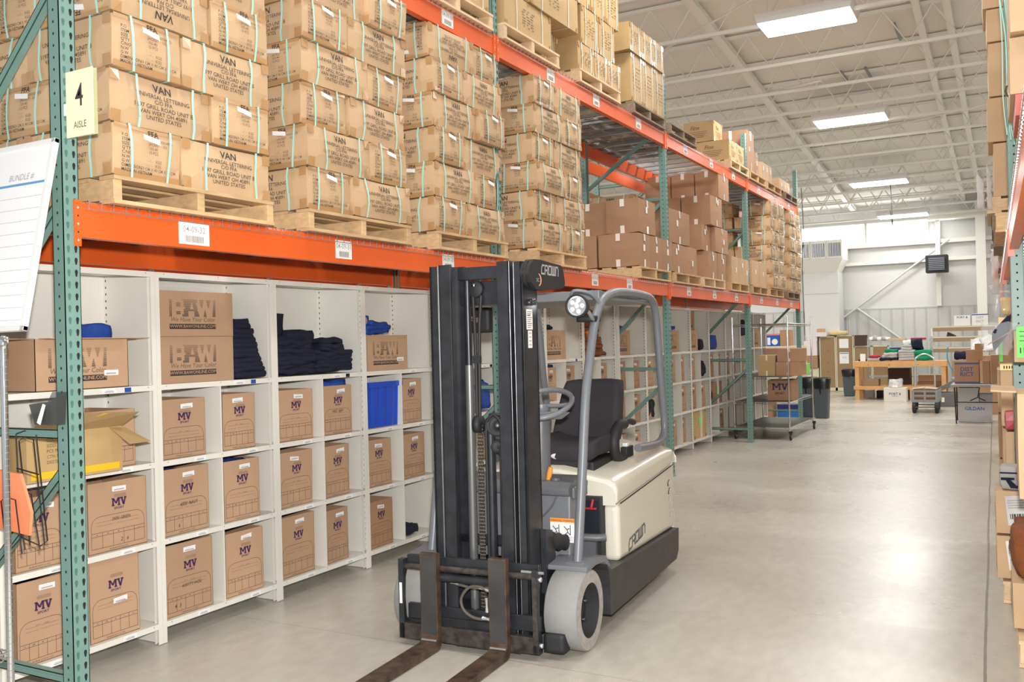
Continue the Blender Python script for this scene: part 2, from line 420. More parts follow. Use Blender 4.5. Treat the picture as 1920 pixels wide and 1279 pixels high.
# ================================================================== RACKS
ZL, ZU = 2.25, 4.0                     # tops of the two beam levels
POSTY = [0., 3.74, 7.73, 11.42, 15.12]  # right-hand face of each front post
def make_frame(top):
    root = empty('rack_upright')
    def post(xf, front):
        q = MB(); s = -1 if front else 1       # channel: web faces the aisle, two flanges run back
        x0, x1 = (xf - .072, xf) if front else (xf, xf + .072)
        fx0, fx1 = (xf - .004, xf) if front else (xf, xf + .004)
        q.box(fx0, fx1, -.076, 0, 0, top, TEAL)
        q.box(x0, x1, -.076, -.073, 0, top, TEAL); q.box(x0, x1, -.003, 0, 0, top, TEAL)
        q.box(x0 if front else x1 - .004, x0 + .004 if front else x1, -.076, -.052, 0, top, TEAL)
        q.box(x0 if front else x1 - .004, x0 + .004 if front else x1, -.024, 0, 0, top, TEAL)
        z = .06; xo = xf + .0008 if front else xf - .0008
        while z < top - .03:
            for yy in (-.055, -.020):
                if front:
                    p = [(xo, yy + .0075 * math.cos(a), z + .010 * math.sin(a) + .004) for a in [k * PI / 6 for k in range(0, 7)]]
                    p += [(xo, yy - .0035, z - .016), (xo, yy + .0035, z - .016)]
                    q.add(p, [tuple(range(9))], HOLET if yy < -.04 else HOLE)
            xm = xf - .036 if front else xf + .036
            q.add([(xm + .0055 * math.cos(a), .0008, z + .0065 * math.sin(a)) for a in [k * PI / 4 for k in range(8)]], [tuple(range(8))], HOLE)
            q.add([(xm + .0055 * math.cos(a), -.0768, z + .0065 * math.sin(a)) for a in [k * PI / 4 for k in range(8)]], [tuple(range(8))], HOLE)
            z += .0508
        q.box(min(x0, xf) - .01, max(x1, xf) + .01, -.095, .02, 0, .008, TEAL)
        q.build('post', root)
    post(0, True); post(-1.07, False)
    def brace(a, b):
        q = MB(); v = Vector(b) - Vector(a); L = v.length; u = v.normalized(); w = Vector((0, 1, 0)); h = u.cross(w)
        for dy0, dy1, h0, h1 in ((-.018, -.014, -.019, .019), (-.018, .016, -.019, -.015), (-.018, .016, .015, .019), (-.0205, -.018, -.006, .006)):
            q.add([Vector(a) + u * t + w * dy + h * hh for t in (0, L) for dy in (dy0, dy1) for hh in (h0, h1)], [(0, 1, 3, 2), (4, 6, 7, 5), (0, 4, 5, 1), (2, 3, 7, 6), (0, 2, 6, 4), (1, 5, 7, 3)], TEAL)
        q.build('brace', root)
    for z in (.20, 1.25, 3.23, 4.10):
        if z < top: brace((-.07, -.038, z), (-1.0, -.038, z))
    for za, zb in ((.27, 1.10), (1.32, 2.24), (2.30, 3.18), (3.42, 4.05)):
        if zb < top: brace((-1.0, -.038, za), (-.07, -.038, zb))
    return root
fr = Proto(make_frame(4.68)); fr_tall = Proto(make_frame(5.2))
FN = ['nearest the camera, behind the aisle 4 sign', 'seen through the forklift mast', 'just right of the forklift', 'in front of the wire cart', 'at the far end']
for i, y in enumerate(POSTY):
    o = (fr_tall if i < 2 else fr).get(); place(o, (0, y, 0)); tag(o, 'green perforated rack upright frame ' + FN[i], 'rack frame', 'green upright frames of the left rack')
for i, y in enumerate(POSTY):
    o = copy_tree(fr.o); place(o, (-1.42, y, 0)); tag(o, 'green upright frame in the rear rack row, %s from the camera' % ORD[i], 'rack frame', 'green upright frames of the rear row')

def make_beam(L):
    q = MB(); h = .155
    q.prism([(-.052, -h), (-.002, -h), (-.002, -.012), (-.012, 0), (-.052, 0)], 1, .0, L, ORANGE)
    o = q.build('rack_beam', None)
    for e in (0, 1):
        c = MB(); y0 = -.028 if e == 0 else L - .002; y1 = y0 + .03
        c.box(-.03, .006, y0, y1, -.195 if True else 0, .004, ORANGE)
        c.box(.006, .0065, y0, y1, -.19, 0, ORANGE)
        for k in range(5): c.add([(.0072, (y0 + y1) / 2 + .004 * math.cos(a), -.03 - k * .035 + .005 * math.sin(a)) for a in [j * PI / 3 for j in range(6)]], [tuple(range(6))], ENAM if k % 2 == 0 else HOLE)
        c.build('end_connector', o, .002)
    return o
def location_tag(mb, y, z, code, w=.125, h=.085, x=.0):
    mb.box(x, x + .0015, y, y + w, z - h, z, WHITE if code else WTAG)
    if code:
        mb.text(code, (x + .0025, y + w / 2, z - h * .45), (0, 1, 0), (0, 0, 1), h * .40, TAGP, wide=.9)
        r = random.Random(sum(map(ord, code))); yy = y + w * .2
        while yy < y + w * .8:
            ww = r.choice((.0012, .0022, .003)); mb.box(x, x + .0024, yy, yy + ww, z - h * .9, z - h * .6, TAGP); yy += ww + r.choice((.0012, .002))
codes = {(0, 0): ['04-09-32', '04-09-31', '04-09-30'], (1, 0): ['04-09-29', '04-09-28', '04-09-27']}
BAYN = ['first bay from the camera', 'second bay', 'third bay', 'far fourth bay']
beamproto = {}
for lev, z in ((0, ZL), (1, ZU)):
    for i in range(4):
        y0, y1 = POSTY[i], POSTY[i + 1] - .076; L = round(y1 - y0, 3)
        if L not in beamproto: beamproto[L] = Proto(make_beam(L))
        for row, x in (('front', .004), ('rear', -1.012), ('rear row front', -1.42)):
            o = beamproto[L].get(); place(o, (x if row != 'rear row front' else -1.416, y0, z))
            for ch in [c for c in o.children if c.name.startswith('location')]: bpy.data.objects.remove(ch)
            tag(o, 'orange steel %s beam, %s level, %s' % ({'front': 'front', 'rear': 'rear', 'rear row front': 'back-row'}[row], 'lower' if lev == 0 else 'upper', BAYN[i]), 'rack beam', 'orange beams of the pallet rack')
            if row == 'front':
                for k in range(3):
                    t = MB(); cc = (codes.get((i, lev)) or ['04-09-%d' % (40 - 3 * i - k) if lev else '04-09-%d' % (26 - 3 * (i - 2) - k)] * 3)
                    c = cc[k] if (i, lev) in codes else cc[0]
                    yy = ([.535, 1.70, 2.86] if lev == 0 else [.5, 1.7, 2.93])[k] if i == 0 else ([.7, 1.72, 2.62] if lev == 0 else [.86, 1.86, 3.0])[k] if i == 1 else [.62, 1.72, 2.82][k]
                    wide = (i, lev, k) == (0, 0, 0)
                    location_tag(t, yy, -.030 if wide else -.020, c, .190 if wide else .150, .108, -.0015)
                    tt = t.build('location_tag', o)
def make_deck(y0, y1):
        q = MB(); n = int((y1 - y0) / .064); r = .0022
        for k in range(n + 1):
            y = y0 + (y1 - y0) * k / n
            q.box(-1.06, .010, y - r, y + r, .001, .0055, ZINC)
            q.box(.0075, .012, y - r, y + r, -.032, .0055, ZINC)
        for x in (-1.03, -.78, -.52, -.27, -.05): q.box(x - r, x + r, y0, y1, .0055, .010, ZINC)
        q.box(.012, .016, y0, y1, -.034, -.030, ZINC)
        o = q.build('wire_deck')
        yy = y0 + .12
        while yy < y1 - .05: s = MB(); s.box(-1.05, -.055, yy, yy + .045, -.032, 0, ZGREY); s.build('support_channel', o); yy += .31
        return o
for i in range(4):      # wire decks
    for lev, z in ((0, ZL), (1, ZU)):
        o = make_deck(POSTY[i] + .04, POSTY[i + 1] - .11); o.location = (0, 0, z)
        tag(o, 'galvanised wire deck on the %s beams of the %s' % ('lower' if lev == 0 else 'upper', BAYN[i]), 'wire deck', 'wire decks of the left rack')
o = None

# ================================================================== PALLETS
def make_pallet(m, ln=1.0, dp=1.12):
    q = MB(); r = random.Random(5)
    x = 0.
    for k in range(7):
        w = .095 + r.uniform(-.01, .012); q.box(-x - w, -x, 0, ln, .108, .126, m); x += (dp - .095) / 6
    o = q.build('wooden_pallet')
    for y in (0, ln / 2 - .022, ln - .045):
        s = MB(); s.box(-dp, -.004, y, y + .045, .018, .108, m); s.build('stringer', o, .003)
    q = MB()
    for k in range(4): x = k * (dp - .1) / 3; q.box(-x - .1, -x, 0, ln, 0, .018, m)
    q.build('bottom_board', o)
    return o
PAL = {k: Proto(make_pallet(m)) for k, m in (('w', WOOD), ('p', WOODP), ('d', WOODD))}
def pallet(kind, y, z, lab, x=.035, group='wooden pallets on the rack', rz=0.):
    o = PAL[kind].get(); place(o, (x, y, z + .006), rz); tag(o, lab, 'pallet', group); return o

# ================================================================== STRAPPED CARTONS
LX, LY, LZ = .40, .59, .238
def carton_deform(seed, L, W, H, amp):
    def f(p):
        x, y, z = p; u, v, w = 2 * x / W, 2 * y / L, (2 * z / H - 1)
        bx = amp * max(0, 1 - v * v) * max(0, 1 - w * w); by = amp * max(0, 1 - u * u) * max(0, 1 - w * w)
        n = noise.noise_vector(Vector((x * 3 + seed * 5.3, y * 3 - seed * 2.1, z * 4 + seed))) * (amp * .9)
        sag = -amp * .8 * max(0, 1 - v * v) * (w + 1) * .5
        return Vector((x + (bx if x > 0 else -bx) * abs(u) + n.x, y + (by if y > 0 else -by) * abs(v) + n.y, z + n.z * .4 + sag))
    return f
def grid_box(q, L, W, H, m, fn, nx=4, ny=6, nz=3, cr=.012):
    idx = {}; vs = []; fs = []; n = (nx, ny, nz)
    def vert(i, j, k):
        if (i, j, k) in idx: return idx[(i, j, k)]
        p = Vector((-W / 2 + W * i / nx, -L / 2 + L * j / ny, H * k / nz))
        e = (i in (0, nx)) + (j in (0, ny)) + (k in (0, nz))
        if e >= 2:
            if i in (0, nx): p.x *= 1 - cr / W
            if j in (0, ny): p.y *= 1 - cr / L
        if e == 3: p.z += .006 if k == 0 else -.006
        idx[(i, j, k)] = len(vs); vs.append(fn(p)); return idx[(i, j, k)]
    for k in (0, nz):
        for i in range(nx):
            for j in range(ny):
                a = [vert(i, j, k), vert(i + 1, j, k), vert(i + 1, j + 1, k), vert(i, j + 1, k)]; fs.append(tuple(a if k else a[::-1]))
    for i in (0, nx):
        for j in range(ny):
            for k in range(nz):
                a = [vert(i, j, k), vert(i, j + 1, k), vert(i, j + 1, k + 1), vert(i, j, k + 1)]; fs.append(tuple(a if i else a[::-1]))
    for j in (0, ny):
        for i in range(nx):
            for k in range(nz):
                a = [vert(i, j, k), vert(i + 1, j, k), vert(i + 1, j, k + 1), vert(i, j, k + 1)]; fs.append(tuple(a[::-1] if j else a))
    q.add(vs, fs, m)
def strap_loop(q, pts, nrm_ax, w, m, fn, off=.0025):
    """closed flat band through pts (in the plane across nrm_ax), w wide"""
    P = [Vector(p) for p in pts]; n = len(P); vs = []
    c = sum(P, Vector()) / n
    for p in P:
        o = (p - c); o[nrm_ax] = 0; o = o.normalized() * off
        for s in (-w / 2, w / 2):
            a = p.copy(); a[nrm_ax] += s; vs.append(fn(a) + o)
    fs = [(2 * i, 2 * i + 1, 2 * ((i + 1) % n) + 1, 2 * ((i + 1) % n)) for i in range(n)]
    q.add(vs, fs, m); q.add([v + Vector((0, 0, 0)) for v in vs], [f[::-1] for f in fs], m)
VANT = [('VAN', .052, .180, 1.0), ('UNIVERSAL LETTERING', .0295, .147, 1.02), ('C/O FFA', .0285, .122, 1.), ('1197 GRILL ROAD UNIT B', .030, .094, 1.02), ('VAN WERT OH 45891', .0285, .068, 1.02), ('UNITED STATES', .0285, .042, 1.02)]
POL = ['P.O', 'ITEM', 'SIZE', "Q'TY", 'C/NO', 'N.W', 'G.W', 'DIMENSION', 'MADE IN VIETNAM']
POR = [': ORG-0000004975', ': JACKET - 103', ': 103-40', ': 15 PCS', ':  . . .', ': - / -   KGS', ': - . -   KGS', ': 59 CM X 40 CM X 25 CM']
def van_carton(seed, lit=True):
    fn = carton_deform(seed, LY, LX, LZ, .008 + .003 * (seed % 3)); r = random.Random(seed)
    q = MB(); grid_box(q, LY, LX, LZ, KRAFT, fn)
    for s in (1, -1):      # long faces
        def lf(p, s=s):
            a = fn(Vector((s * (LX / 2 - .004), p.y, p.z))); return a + Vector((s * (.0035 + .004), 0, 0))
        for t, sz, z, w in VANT: q.text(t, (0, 0, z), (0, s, 0), (0, 0, 1), sz, INK if lit else INKF, wide=w, fn=lf)
        for e in (1, -1):  # tape at the corners
            y = e * (LY / 2 - .006); y2 = e * (LY / 2 - .055)
            for z0, z1 in ((.0, .055), (LZ - .05, LZ)):
                a = [lf(Vector((0, yy, zz))) - Vector((s * .002, 0, 0)) for yy, zz in ((y, z0), (y2, z0), (y2, z1), (y, z1))]
                q.add(a, [(0, 1, 2, 3), (3, 2, 1, 0)], TAPE)
    for s in (1, -1):      # ends
        def ef(p, s=s):
            a = fn(Vector((p.x, s * (LY / 2 - .004), p.z))); return a + Vector((0, s * (.0035 + .004), 0))
        for k, t in enumerate(POL): q.text(t, (s * .155, 0, .180 - k * .0195), (-s, 0, 0), (0, 0, 1), .0205, INK if k < 9 else INKF, 'LEFT', fn=ef)
        for k, t in enumerate(POR): q.text(t, ((s * .02) if k < 7 else s * .06, 0, .180 - k * .0195), (-s, 0, 0), (0, 0, 1), .0195, INKF, 'LEFT', fn=ef)
        q.text('FFA', (-s * .02, 0, .202), (-s, 0, 0), (0, 0, 1), .038, INK, fn=ef)
        for z0, z1 in ((.0, .03), (LZ - .018, LZ)):
            xs = [-LX / 2 + .01 + (LX - .02) * i / 4 for i in range(5)]
            for i in range(4):
                a = [ef(Vector((xx, 0, zz))) - Vector((0, s * .002, 0)) for xx, zz in ((xs[i], z0), (xs[i + 1], z0), (xs[i + 1], z1), (xs[i], z1))]
                q.add(a, [(0, 1, 2, 3), (3, 2, 1, 0)], TAPE)
    o = q.build('shipping_carton')
    # straps: two round each way
    def ring(h, ax):
        z0, z1 = -.001, LZ + .001; a = h / 2
        zs = [z0 + (z1 - z0) * i / 5 for i in range(6)]; xs = [-a + 2 * a * i / 5 for i in range(6)]
        pts = [(a, z) for z in zs] + [(x, z1) for x in xs[::-1][1:]] + [(-a, z) for z in zs[::-1][1:]] + [(x, z0) for x in xs[1:-1]]
        return pts
    for k in (-1, 1):
        wob = r.uniform(-.02, .02); tl = r.uniform(-.06, .06)
        s = MB(); y = k * .165 + wob
        strap_loop(s, [(x, y + tl * (z - .12) + (.006 * math.sin(z * 25 + seed)), z) for x, z in ring(LX, 1)], 1, .013, MINT, lambda p: fn(p), .009)
        s.build('strap', o)
        s = MB(); x0 = k * .105 + r.uniform(-.012, .012); tl = r.uniform(-.09, .09)
        strap_loop(s, [(x0 + tl * (z - .12), y, z) for y, z in ring(LY, 0)], 0, .013, MINT, lambda p: fn(p), .009)
        s.build('strap', o)
    for sd in (1, -1):
        s = MB(); dz = r.uniform(-.012, .008); a = sd * (LY / 2 + .0)
        P = [Vector((-sd * .055, a, .176 + dz)), Vector((sd * .04, a, .190 + dz)), Vector((sd * .043, a, .215 + dz)), Vector((-sd * .052, a, .201 + dz))]
        P = [fn(p) + Vector((0, sd * .011, 0)) for p in P]
        s.add(P + [p - Vector((0, sd * .001, 0)) for p in P], [(0, 1, 2, 3), (3, 2, 1, 0), (4, 5, 6, 7)], WHITE)
        so = s.build('address_label', o)
    return o
VAN = [Proto(van_carton(s)) for s in range(5)]
rr = random.Random(3)
def put_carton(cx, cy, z, long_on_aisle, lab, flip=False, group='strapped lettered cartons'):
    o = VAN[rr.randrange(5)].get()
    rz = 0. if long_on_aisle else -PI / 2
    if rr.random() < .5: rz += PI
    rz += rr.uniform(-.032, .032)
    dx = rr.uniform(-.020, .016)
    if flip: place(o, (cx + dx, cy, z + LZ), rot=(PI, 0, rz) if True else None)
    else: place(o, (cx + dx, cy, z), rz)
    tag(o, lab, 'carton', group); return o
PT = ['above the 04-09-32 tag', 'above the 04-09-31 tag', 'above the 04-09-30 tag', 'beside the plain brown boxes']
def van_pallet(i, y0, firstshort, layers, flips=(), kind='w'):
    pallet(kind, y0, ZL, 'wooden pallet under the strapped cartons ' + PT[i], x=.045)
    z = ZL + .138
    for k in range(layers):
        short_left = (k % 2 == 0) == firstshort; nm = BOT[k] if k < 5 else 'top'
        x0 = .03 + rr.uniform(-.02, .012)
        if short_left:    # left column end-on (two deep), right column side-on
            put_carton(x0 - LY / 2, y0 + .20, z, False, 'mint-strapped carton, end facing out, %s layer left, %s' % (nm, PT[i]))
            put_carton(x0 - LY * 1.5 - .01, y0 + .20, z, False, 'mint-strapped carton, %s layer, second back on near side, %s' % (nm, PT[i]))
            put_carton(x0 - LX / 2, y0 + .41 + LY / 2, z, True, 'mint-strapped carton, side facing out, %s layer right, %s' % (nm, PT[i]), flip=(k, 1) in flips)
        else:
            put_carton(x0 - LX / 2, y0 + LY / 2, z, True, 'mint-strapped carton, side facing out, %s layer left, %s' % (nm, PT[i]), flip=(k, 0) in flips)
            for j in (1, 2): put_carton(x0 - LX * (j + .5) - .01 * j, y0 + LY / 2, z, True, 'mint-strapped carton, %s layer, %s back on near side, %s' % (nm, ORD[j], PT[i]))
            put_carton(x0 - LY / 2, y0 + LY + .01 + .20, z, False, 'mint-strapped carton, end facing out, %s layer right, %s' % (nm, PT[i]))
        z += LZ + .004
van_pallet(0, .145, True, 6, {(3, 0), (5, 1)})
van_pallet(1, 1.43, True, 6)
van_pallet(2, 2.755, True, 6, {(5, 0)})
van_pallet(3, 4.26, False, 6)

# ---- plain and white-strapped cartons
PLAIN = {}
def plain_carton(W, L, H, m, name='cardboard_box', straps=None, tape=True, seed=0, text=None, patch=True):
    """W deep (x), L along the aisle (y), H high; origin at bottom front near corner, box extends -x,+y"""
    fn = carton_deform(seed, L, W, H, .004)
    q = MB(); grid_box(q, L, W, H, m, fn, 3, 3, 2, .004)
    def lf(p): return fn(Vector((W / 2 - .003, p.y, p.z))) + Vector((.0055, 0, 0))
    def sf(p): return fn(Vector((p.x, -L / 2 + .003, p.z))) - Vector((0, .0055, 0))
    if tape == 'clear':
        for z0, z1 in ((0, H * .22), (H * .78, H)):
            a = [lf(Vector((0, y, z))) for y, z in ((-.025, z0), (.025, z0), (.025, z1), (-.025, z1))]; q.add(a, [(0, 1, 2, 3)], CLEAR)
            a = [sf(Vector((x, 0, z))) for x, z in ((-.025, z0), (.025, z0), (.025, z1), (-.025, z1))]; q.add(a, [(0, 1, 2, 3)], CLEAR)
    elif tape:
        for y in (-L / 2 + .01, L / 2 - .05):
            a = [lf(Vector((0, yy, z))) for yy, z in ((y, 0), (y + .04, 0), (y + .04, .05), (y, .05))]; q.add(a, [(0, 1, 2, 3)], TAPE)
            a = [lf(Vector((0, yy, z))) for yy, z in ((y, H - .05), (y + .04, H - .05), (y + .04, H), (y, H))]; q.add(a, [(0, 1, 2, 3)], TAPE)
    if text == 'lines':
        r = random.Random(seed)
        for k in range(7):
            z = H * (.72 - .075 * k); a = -.02 + r.uniform(-.02, .02)
            for y in (a - .10, a - .02, a + .05):
                w = r.uniform(.02, .06); p = [lf(Vector((0, yy, zz))) for yy, zz in ((y, z), (y + w, z), (y + w, z + .006), (y, z + .006))]; q.add(p, [(0, 1, 2, 3)], INKF)
    elif text == 'script':
        for F, ex, ax in ((lf, L, (0, 1, 0)), (sf, W, (1, 0, 0))):
            q.text('Fine', (-ex * .12 * ax[0], -ex * .12 * ax[1], H * .60), ax, (0, 0, 1), H * .28, INKF, shear=.3, fn=F)
            for k in range(4):
                z = H * (.48 - .085 * k); w = ex * (.30 - .04 * k)
                p = [F(Vector((s * ax[0], s * ax[1], zz))) for s, zz in ((-w, z), (w, z), (w, z + .006), (-w, z + .006))]; q.add(p, [(0, 1, 2, 3)], INKF)
    elif text == 'van':
        q.text('VAN', (0, 0, H * .74), (1, 0, 0), (0, 0, 1), H * .2, INK, fn=sf)
        for k in range(4):
            z = H * (.58 - .13 * k); w = W * (.33 - .02 * k); p = [sf(Vector((s, 0, zz))) for s, zz in ((-w, z), (w, z), (w, z + .012), (-w, z + .012))]; q.add(p, [(0, 1, 2, 3)], INKF)
    elif text: text(q, lf, sf, W, L, H)
    for v in range(len(q.v)): x, y, z = q.v[v]; q.v[v] = (x - W / 2, y + L / 2, z)
    o = q.build(name)
    if straps:
        r = random.Random(seed + 50)
        for k in (-1, 1):
            s = MB(); y = k * L * .27 + r.uniform(-.01, .01)
            pts = [(W / 2, y, 0), (W / 2, y, H / 2), (W / 2, y, H), (-W / 2, y, H), (-W / 2, y, 0)]
            strap_loop(s, pts, 1, .011, straps, fn, .007)
            for v in range(len(s.v)): x, yy, z = s.v[v]; s.v[v] = (x - W / 2, yy + L / 2, z)
            s.build('strap', o)
        if straps is WSTRAP or straps is MINT:
            s = MB(); strap_loop(s, [(0, -L / 2, 0), (0, -L / 2, H), (0, L / 2, H), (0, L / 2, 0)], 0, .011, straps, fn, .007)
            for v in range(len(s.v)): x, yy, z = s.v[v]; s.v[v] = (x - W / 2, yy + L / 2, z)
            s.build('strap', o)
    if patch:
        s = MB(); r = random.Random(seed + 9); y = L * r.uniform(.2, .6); z = H * r.uniform(.3, .75)
        s.box(.006, .0075, y, y + .05, z, z + .07, WHITE); s.build('shipping_label', o)
    return o
def carton(W, L, H, m, x, y, z, lab, grp, rz=0., **kw):
    key = (round(W, 2), round(L, 2), round(H, 2), m.name, str(kw))
    if key not in PLAIN: PLAIN[key] = Proto(plain_carton(W, L, H, m, seed=len(PLAIN), **kw))
    o = PLAIN[key].get(); place(o, (x, y, z), rz); return tag(o, lab, 'carton', grp)

ZP, ZPU = ZL + .138, ZU + .138
GL = 'plain brown boxes on the lower rack level'
def plain(L, H, y, z, lab, W=.46, x=0., m=BROWN, grp=GL, **kw):
    kw.setdefault('tape', 'clear'); return carton(W, L, H, m, x, y, z, lab, grp, **kw)
# second bay, lower level: pallet just before the third post
pallet('w', 6.70, ZL, 'wooden pallet under the plain brown boxes left of the third post', x=.03)
plain(.385, .36, 6.715, ZP, 'plain brown box, bottom row, left corner of the first plain stack')
plain(.37, .36, 7.105, ZP, 'plain brown box, bottom row, middle of the first plain stack, shiny tape')
plain(.37, .36, 7.48, ZP, 'plain brown box, bottom row, right end behind the third green post')
plain(.60, .36, 6.715, ZP, 'plain brown box, bottom row, behind the left corner box', W=.52, x=-.48)
plain(.52, .37, 6.76, ZP + .365, 'plain brown box, second row corner with white sticker, first plain stack', W=.38)
plain(.55, .36, 6.80, ZP + .365, 'plain brown box, second row, back left of the first plain stack', W=.45, x=-.39)
# third bay lower
pallet('w', 7.86, ZL, 'wooden pallet just right of the third post, lower level', x=.03)
plain(.385, .34, 7.86, ZP, 'plain brown box with long shiny tape, right of the third post')
plain(.54, .34, 8.25, ZP, 'plain brown box with plain front, second right of the third post', tape=None)
plain(.78, .40, 7.74, ZP + .345, 'tall plain brown box on the second row right of the third post')
plain(.60, .36, 8.0, ZP, 'brown box on the pallet back row behind the third post', W=.55, x=-.5)
plain(.60, .37, 8.0, ZP + .365, 'brown box in the back row above another brown box', W=.55, x=-.5)
put_carton(-.80, 8.12, ZP + .74, True, 'strapped lettered carton peeping out above the first plain boxes', group='strapped cartons in the back row').rotation_euler[2] = PI / 2
pallet('p', 8.98, ZL, 'pale wooden pallet under the tall stepped stack of brown boxes', x=.03)
plain(.42, .36, 9.28, ZP, 'bottom brown box of the tall stepped stack, left')
plain(.40, .36, 9.72, ZP, 'bottom brown box of the tall stepped stack, right, taped', W=.5)
plain(.40, .345, 9.22, ZP + .365, 'brown box with shiny tape, second row of stepped stack', W=.55, x=-.06)
plain(.62, .345, 9.64, ZP + .365, 'brown box jutting out, second row of stepped stack', W=.5, x=.0)
plain(.55, .40, 9.44, ZP + .715, 'brown box with white sticker, third row of stepped stack', W=.40)
plain(.55, .40, 9.44, ZP + .715, 'brown box, third row of stepped stack, behind the stickered one', W=.40, x=-.41)
plain(.52, .385, 9.85, ZP + 1.12, 'topmost front brown box of the tall stepped stack', W=.33)
plain(.52, .385, 9.85, ZP + 1.12, 'topmost brown box, second back in the stepped stack', W=.33, x=-.34)
plain(.52, .385, 9.85, ZP + 1.12, 'topmost brown box, third back in the stepped stack', W=.38, x=-.68)
pallet('w', 10.28, ZL, 'wooden pallet under the low run of three light boxes', x=.03)
plain(.38, .37, 10.42, ZP, 'light brown box, first of the low run left of the fourth post', m=KRAFT, tape=None)
plain(.34, .37, 10.81, ZP, 'light brown box, second of the low run left of the fourth post', m=KRAFT, tape=None)
plain(.24, .37, 11.16, ZP, 'narrow light brown box beside the fourth green post', m=KRAFT, tape=None)
# fourth bay lower
pallet('w', 11.50, ZL, 'wooden pallet just right of the fourth post, lower level', x=.03)
plain(.46, .39, 11.56, ZP, 'light brown box right of the fourth post, left of the pair', m=KRAFT, tape=None)
plain(.48, .39, 12.04, ZP, 'light brown box right of the fourth post, right of the pair', m=KRAFT, tape=None)
pallet('w', 12.62, ZL, 'wooden pallet under the first far strapped stack', x=.03)
pallet('d', 13.98, ZL, 'dark wooden pallet under the last far strapped stack', x=.03)
for pi, y0, nm in ((0, 12.72, 'first far stack'), (1, 14.15, 'last far stack')):
    z = ZP
    for k in range(6):
        sl = (k + pi) % 2 == 0; lay = BOT[k]
        if sl:
            put_carton(.04 - LY / 2, y0 + .2, z, False, 'strapped carton, %s layer left, %s at the rack end' % (lay, nm), group='strapped cartons at the rack end')
            put_carton(.04 - LX / 2, y0 + .41 + LY / 2, z, True, 'strapped carton, %s layer right, %s at the rack end' % (lay, nm), group='strapped cartons at the rack end')
        else:
            put_carton(.03 - LX / 2, y0 + LY / 2, z, True, 'strapped carton, %s layer left, %s at the rack end' % (lay, nm), group='strapped cartons at the rack end')
            put_carton(.03 - LY / 2, y0 + .6 + .2, z, False, 'strapped carton, %s layer right, %s at the rack end' % (lay, nm), group='strapped cartons at the rack end')
        if pi == 0:
            for j in (1,): put_carton(.02 - LY * 1.5 - .02, y0 + .2, z, False, 'strapped carton, %s layer, second back, first far stack' % lay, group='strapped cartons at the rack end')
        z += LZ + .004

# upper level
GU = 'white-strapped cartons on the upper rack level'
def gold(L, H, y, z, lab, W=.5, x=.0, **kw):
    kw.setdefault('straps', WSTRAP); kw.setdefault('text', 'lines'); kw.setdefault('patch', False)
    return carton(W, L, H, GOLD, x, y, z, lab, GU, **kw)
pallet('p', 2.62, ZU, 'pale wooden pallet on the upper level left of the second post')
for k in range(2):
    gold(.52, .40, 2.62, ZPU + k * .405, 'white-strapped gold carton, %s, upper level, left of the second post' % ('lower left', 'upper left')[k])
    gold(.46, .40, 3.16, ZPU + k * .405, 'white-strapped gold carton, %s, upper level, beside the second post' % ('lower right', 'upper right')[k])
pallet('p', 3.80, ZU, 'pale wooden pallet on the upper level right of the second post')
gold(.86, .30, 3.86, ZPU, 'long white-strapped carton at the bottom right of the second post')
gold(.97, .36, 4.28, ZPU + .305, 'white-strapped carton jutting out over the long one', x=.02)
gold(.42, .36, 3.84, ZPU + .305, 'white-strapped carton beside the second post, second layer')
gold(.86, .36, 3.90, ZPU + .67, 'white-strapped carton, third layer, right of the second post')
gold(.30, .27, 4.80, ZPU, 'small strapped carton in shade under the jutting one', x=-.15)
pallet('p', 5.24, ZU, 'pale wooden pallet, upper level, middle of the second bay')
for k, (y, L) in enumerate(((5.27, .38), (5.66, .33), (6.0, .33))):
    gold(L, .265, y, ZPU, 'white-strapped carton, bottom row %s, middle pallet of second bay' % ('left', 'centre', 'right')[k])
for k, (y, L) in enumerate(((5.36, .42), (5.79, .40))):
    gold(L, .36, y, ZPU + .27, 'tall white-strapped carton, second row %s, middle pallet of second bay' % ('left', 'right')[k])
for k, (y, L) in enumerate(((5.24, .36), (5.61, .36), (5.98, .34))):
    gold(L, .38, y, ZPU + .635, 'white-strapped carton, top row %s, middle pallet of second bay' % ('left', 'centre', 'right')[k])
pallet('d', 6.62, ZU, 'dark grey wooden pallet, upper level, left of the third post')
for k in range(3):
    gold(.355, .52, 6.63 + k * .362, ZPU, 'tall strapped carton, bottom row %s, on the dark pallet' % ('left', 'centre', 'right')[k])
    gold(.355, .30, 6.56 + k * .362, ZPU + .525, 'strapped carton, top row %s, above the dark pallet' % ('left', 'centre', 'right')[k], x=.02)
pallet('d', 7.80, ZU, 'dark empty-fronted pallet, upper level, right of the third post')
GS = 'golden boxes with faded script'
kw = dict(text='script', patch=False, tape=True)
carton(.42, .5, .28, GOLD, -.55, 8.3, ZPU, 'golden box set far back on the dark pallet right of third post', GS, **kw)
pallet('p', 10.40, ZU, 'pale wooden pallet under the golden scripted boxes, upper level')
carton(.48, .40, .29, GOLD, -.0, 10.45, ZPU, 'golden box with faded script, front of the upper pallet', GS, **kw)
carton(.48, .40, .29, GOLD, -.0, 10.86, ZPU, 'golden box, second along the front of the upper pallet', GS, **kw)
carton(.48, .45, .29, GOLD, -.50, 10.45, ZPU, 'golden box half hidden behind the front scripted box', GS, **kw)
carton(.45, .45, .30, GOLD, -.22, 10.45, ZPU + .295, 'golden box with faded script on top of the others', GS, **kw)
pallet('w', 11.50, ZU, 'wooden pallet under the tall brown boxes behind the fourth post')
plain(.44, .62, 11.45, ZPU, 'tall brown box standing behind the top of the fourth post', W=.5, grp='brown boxes on the upper level')
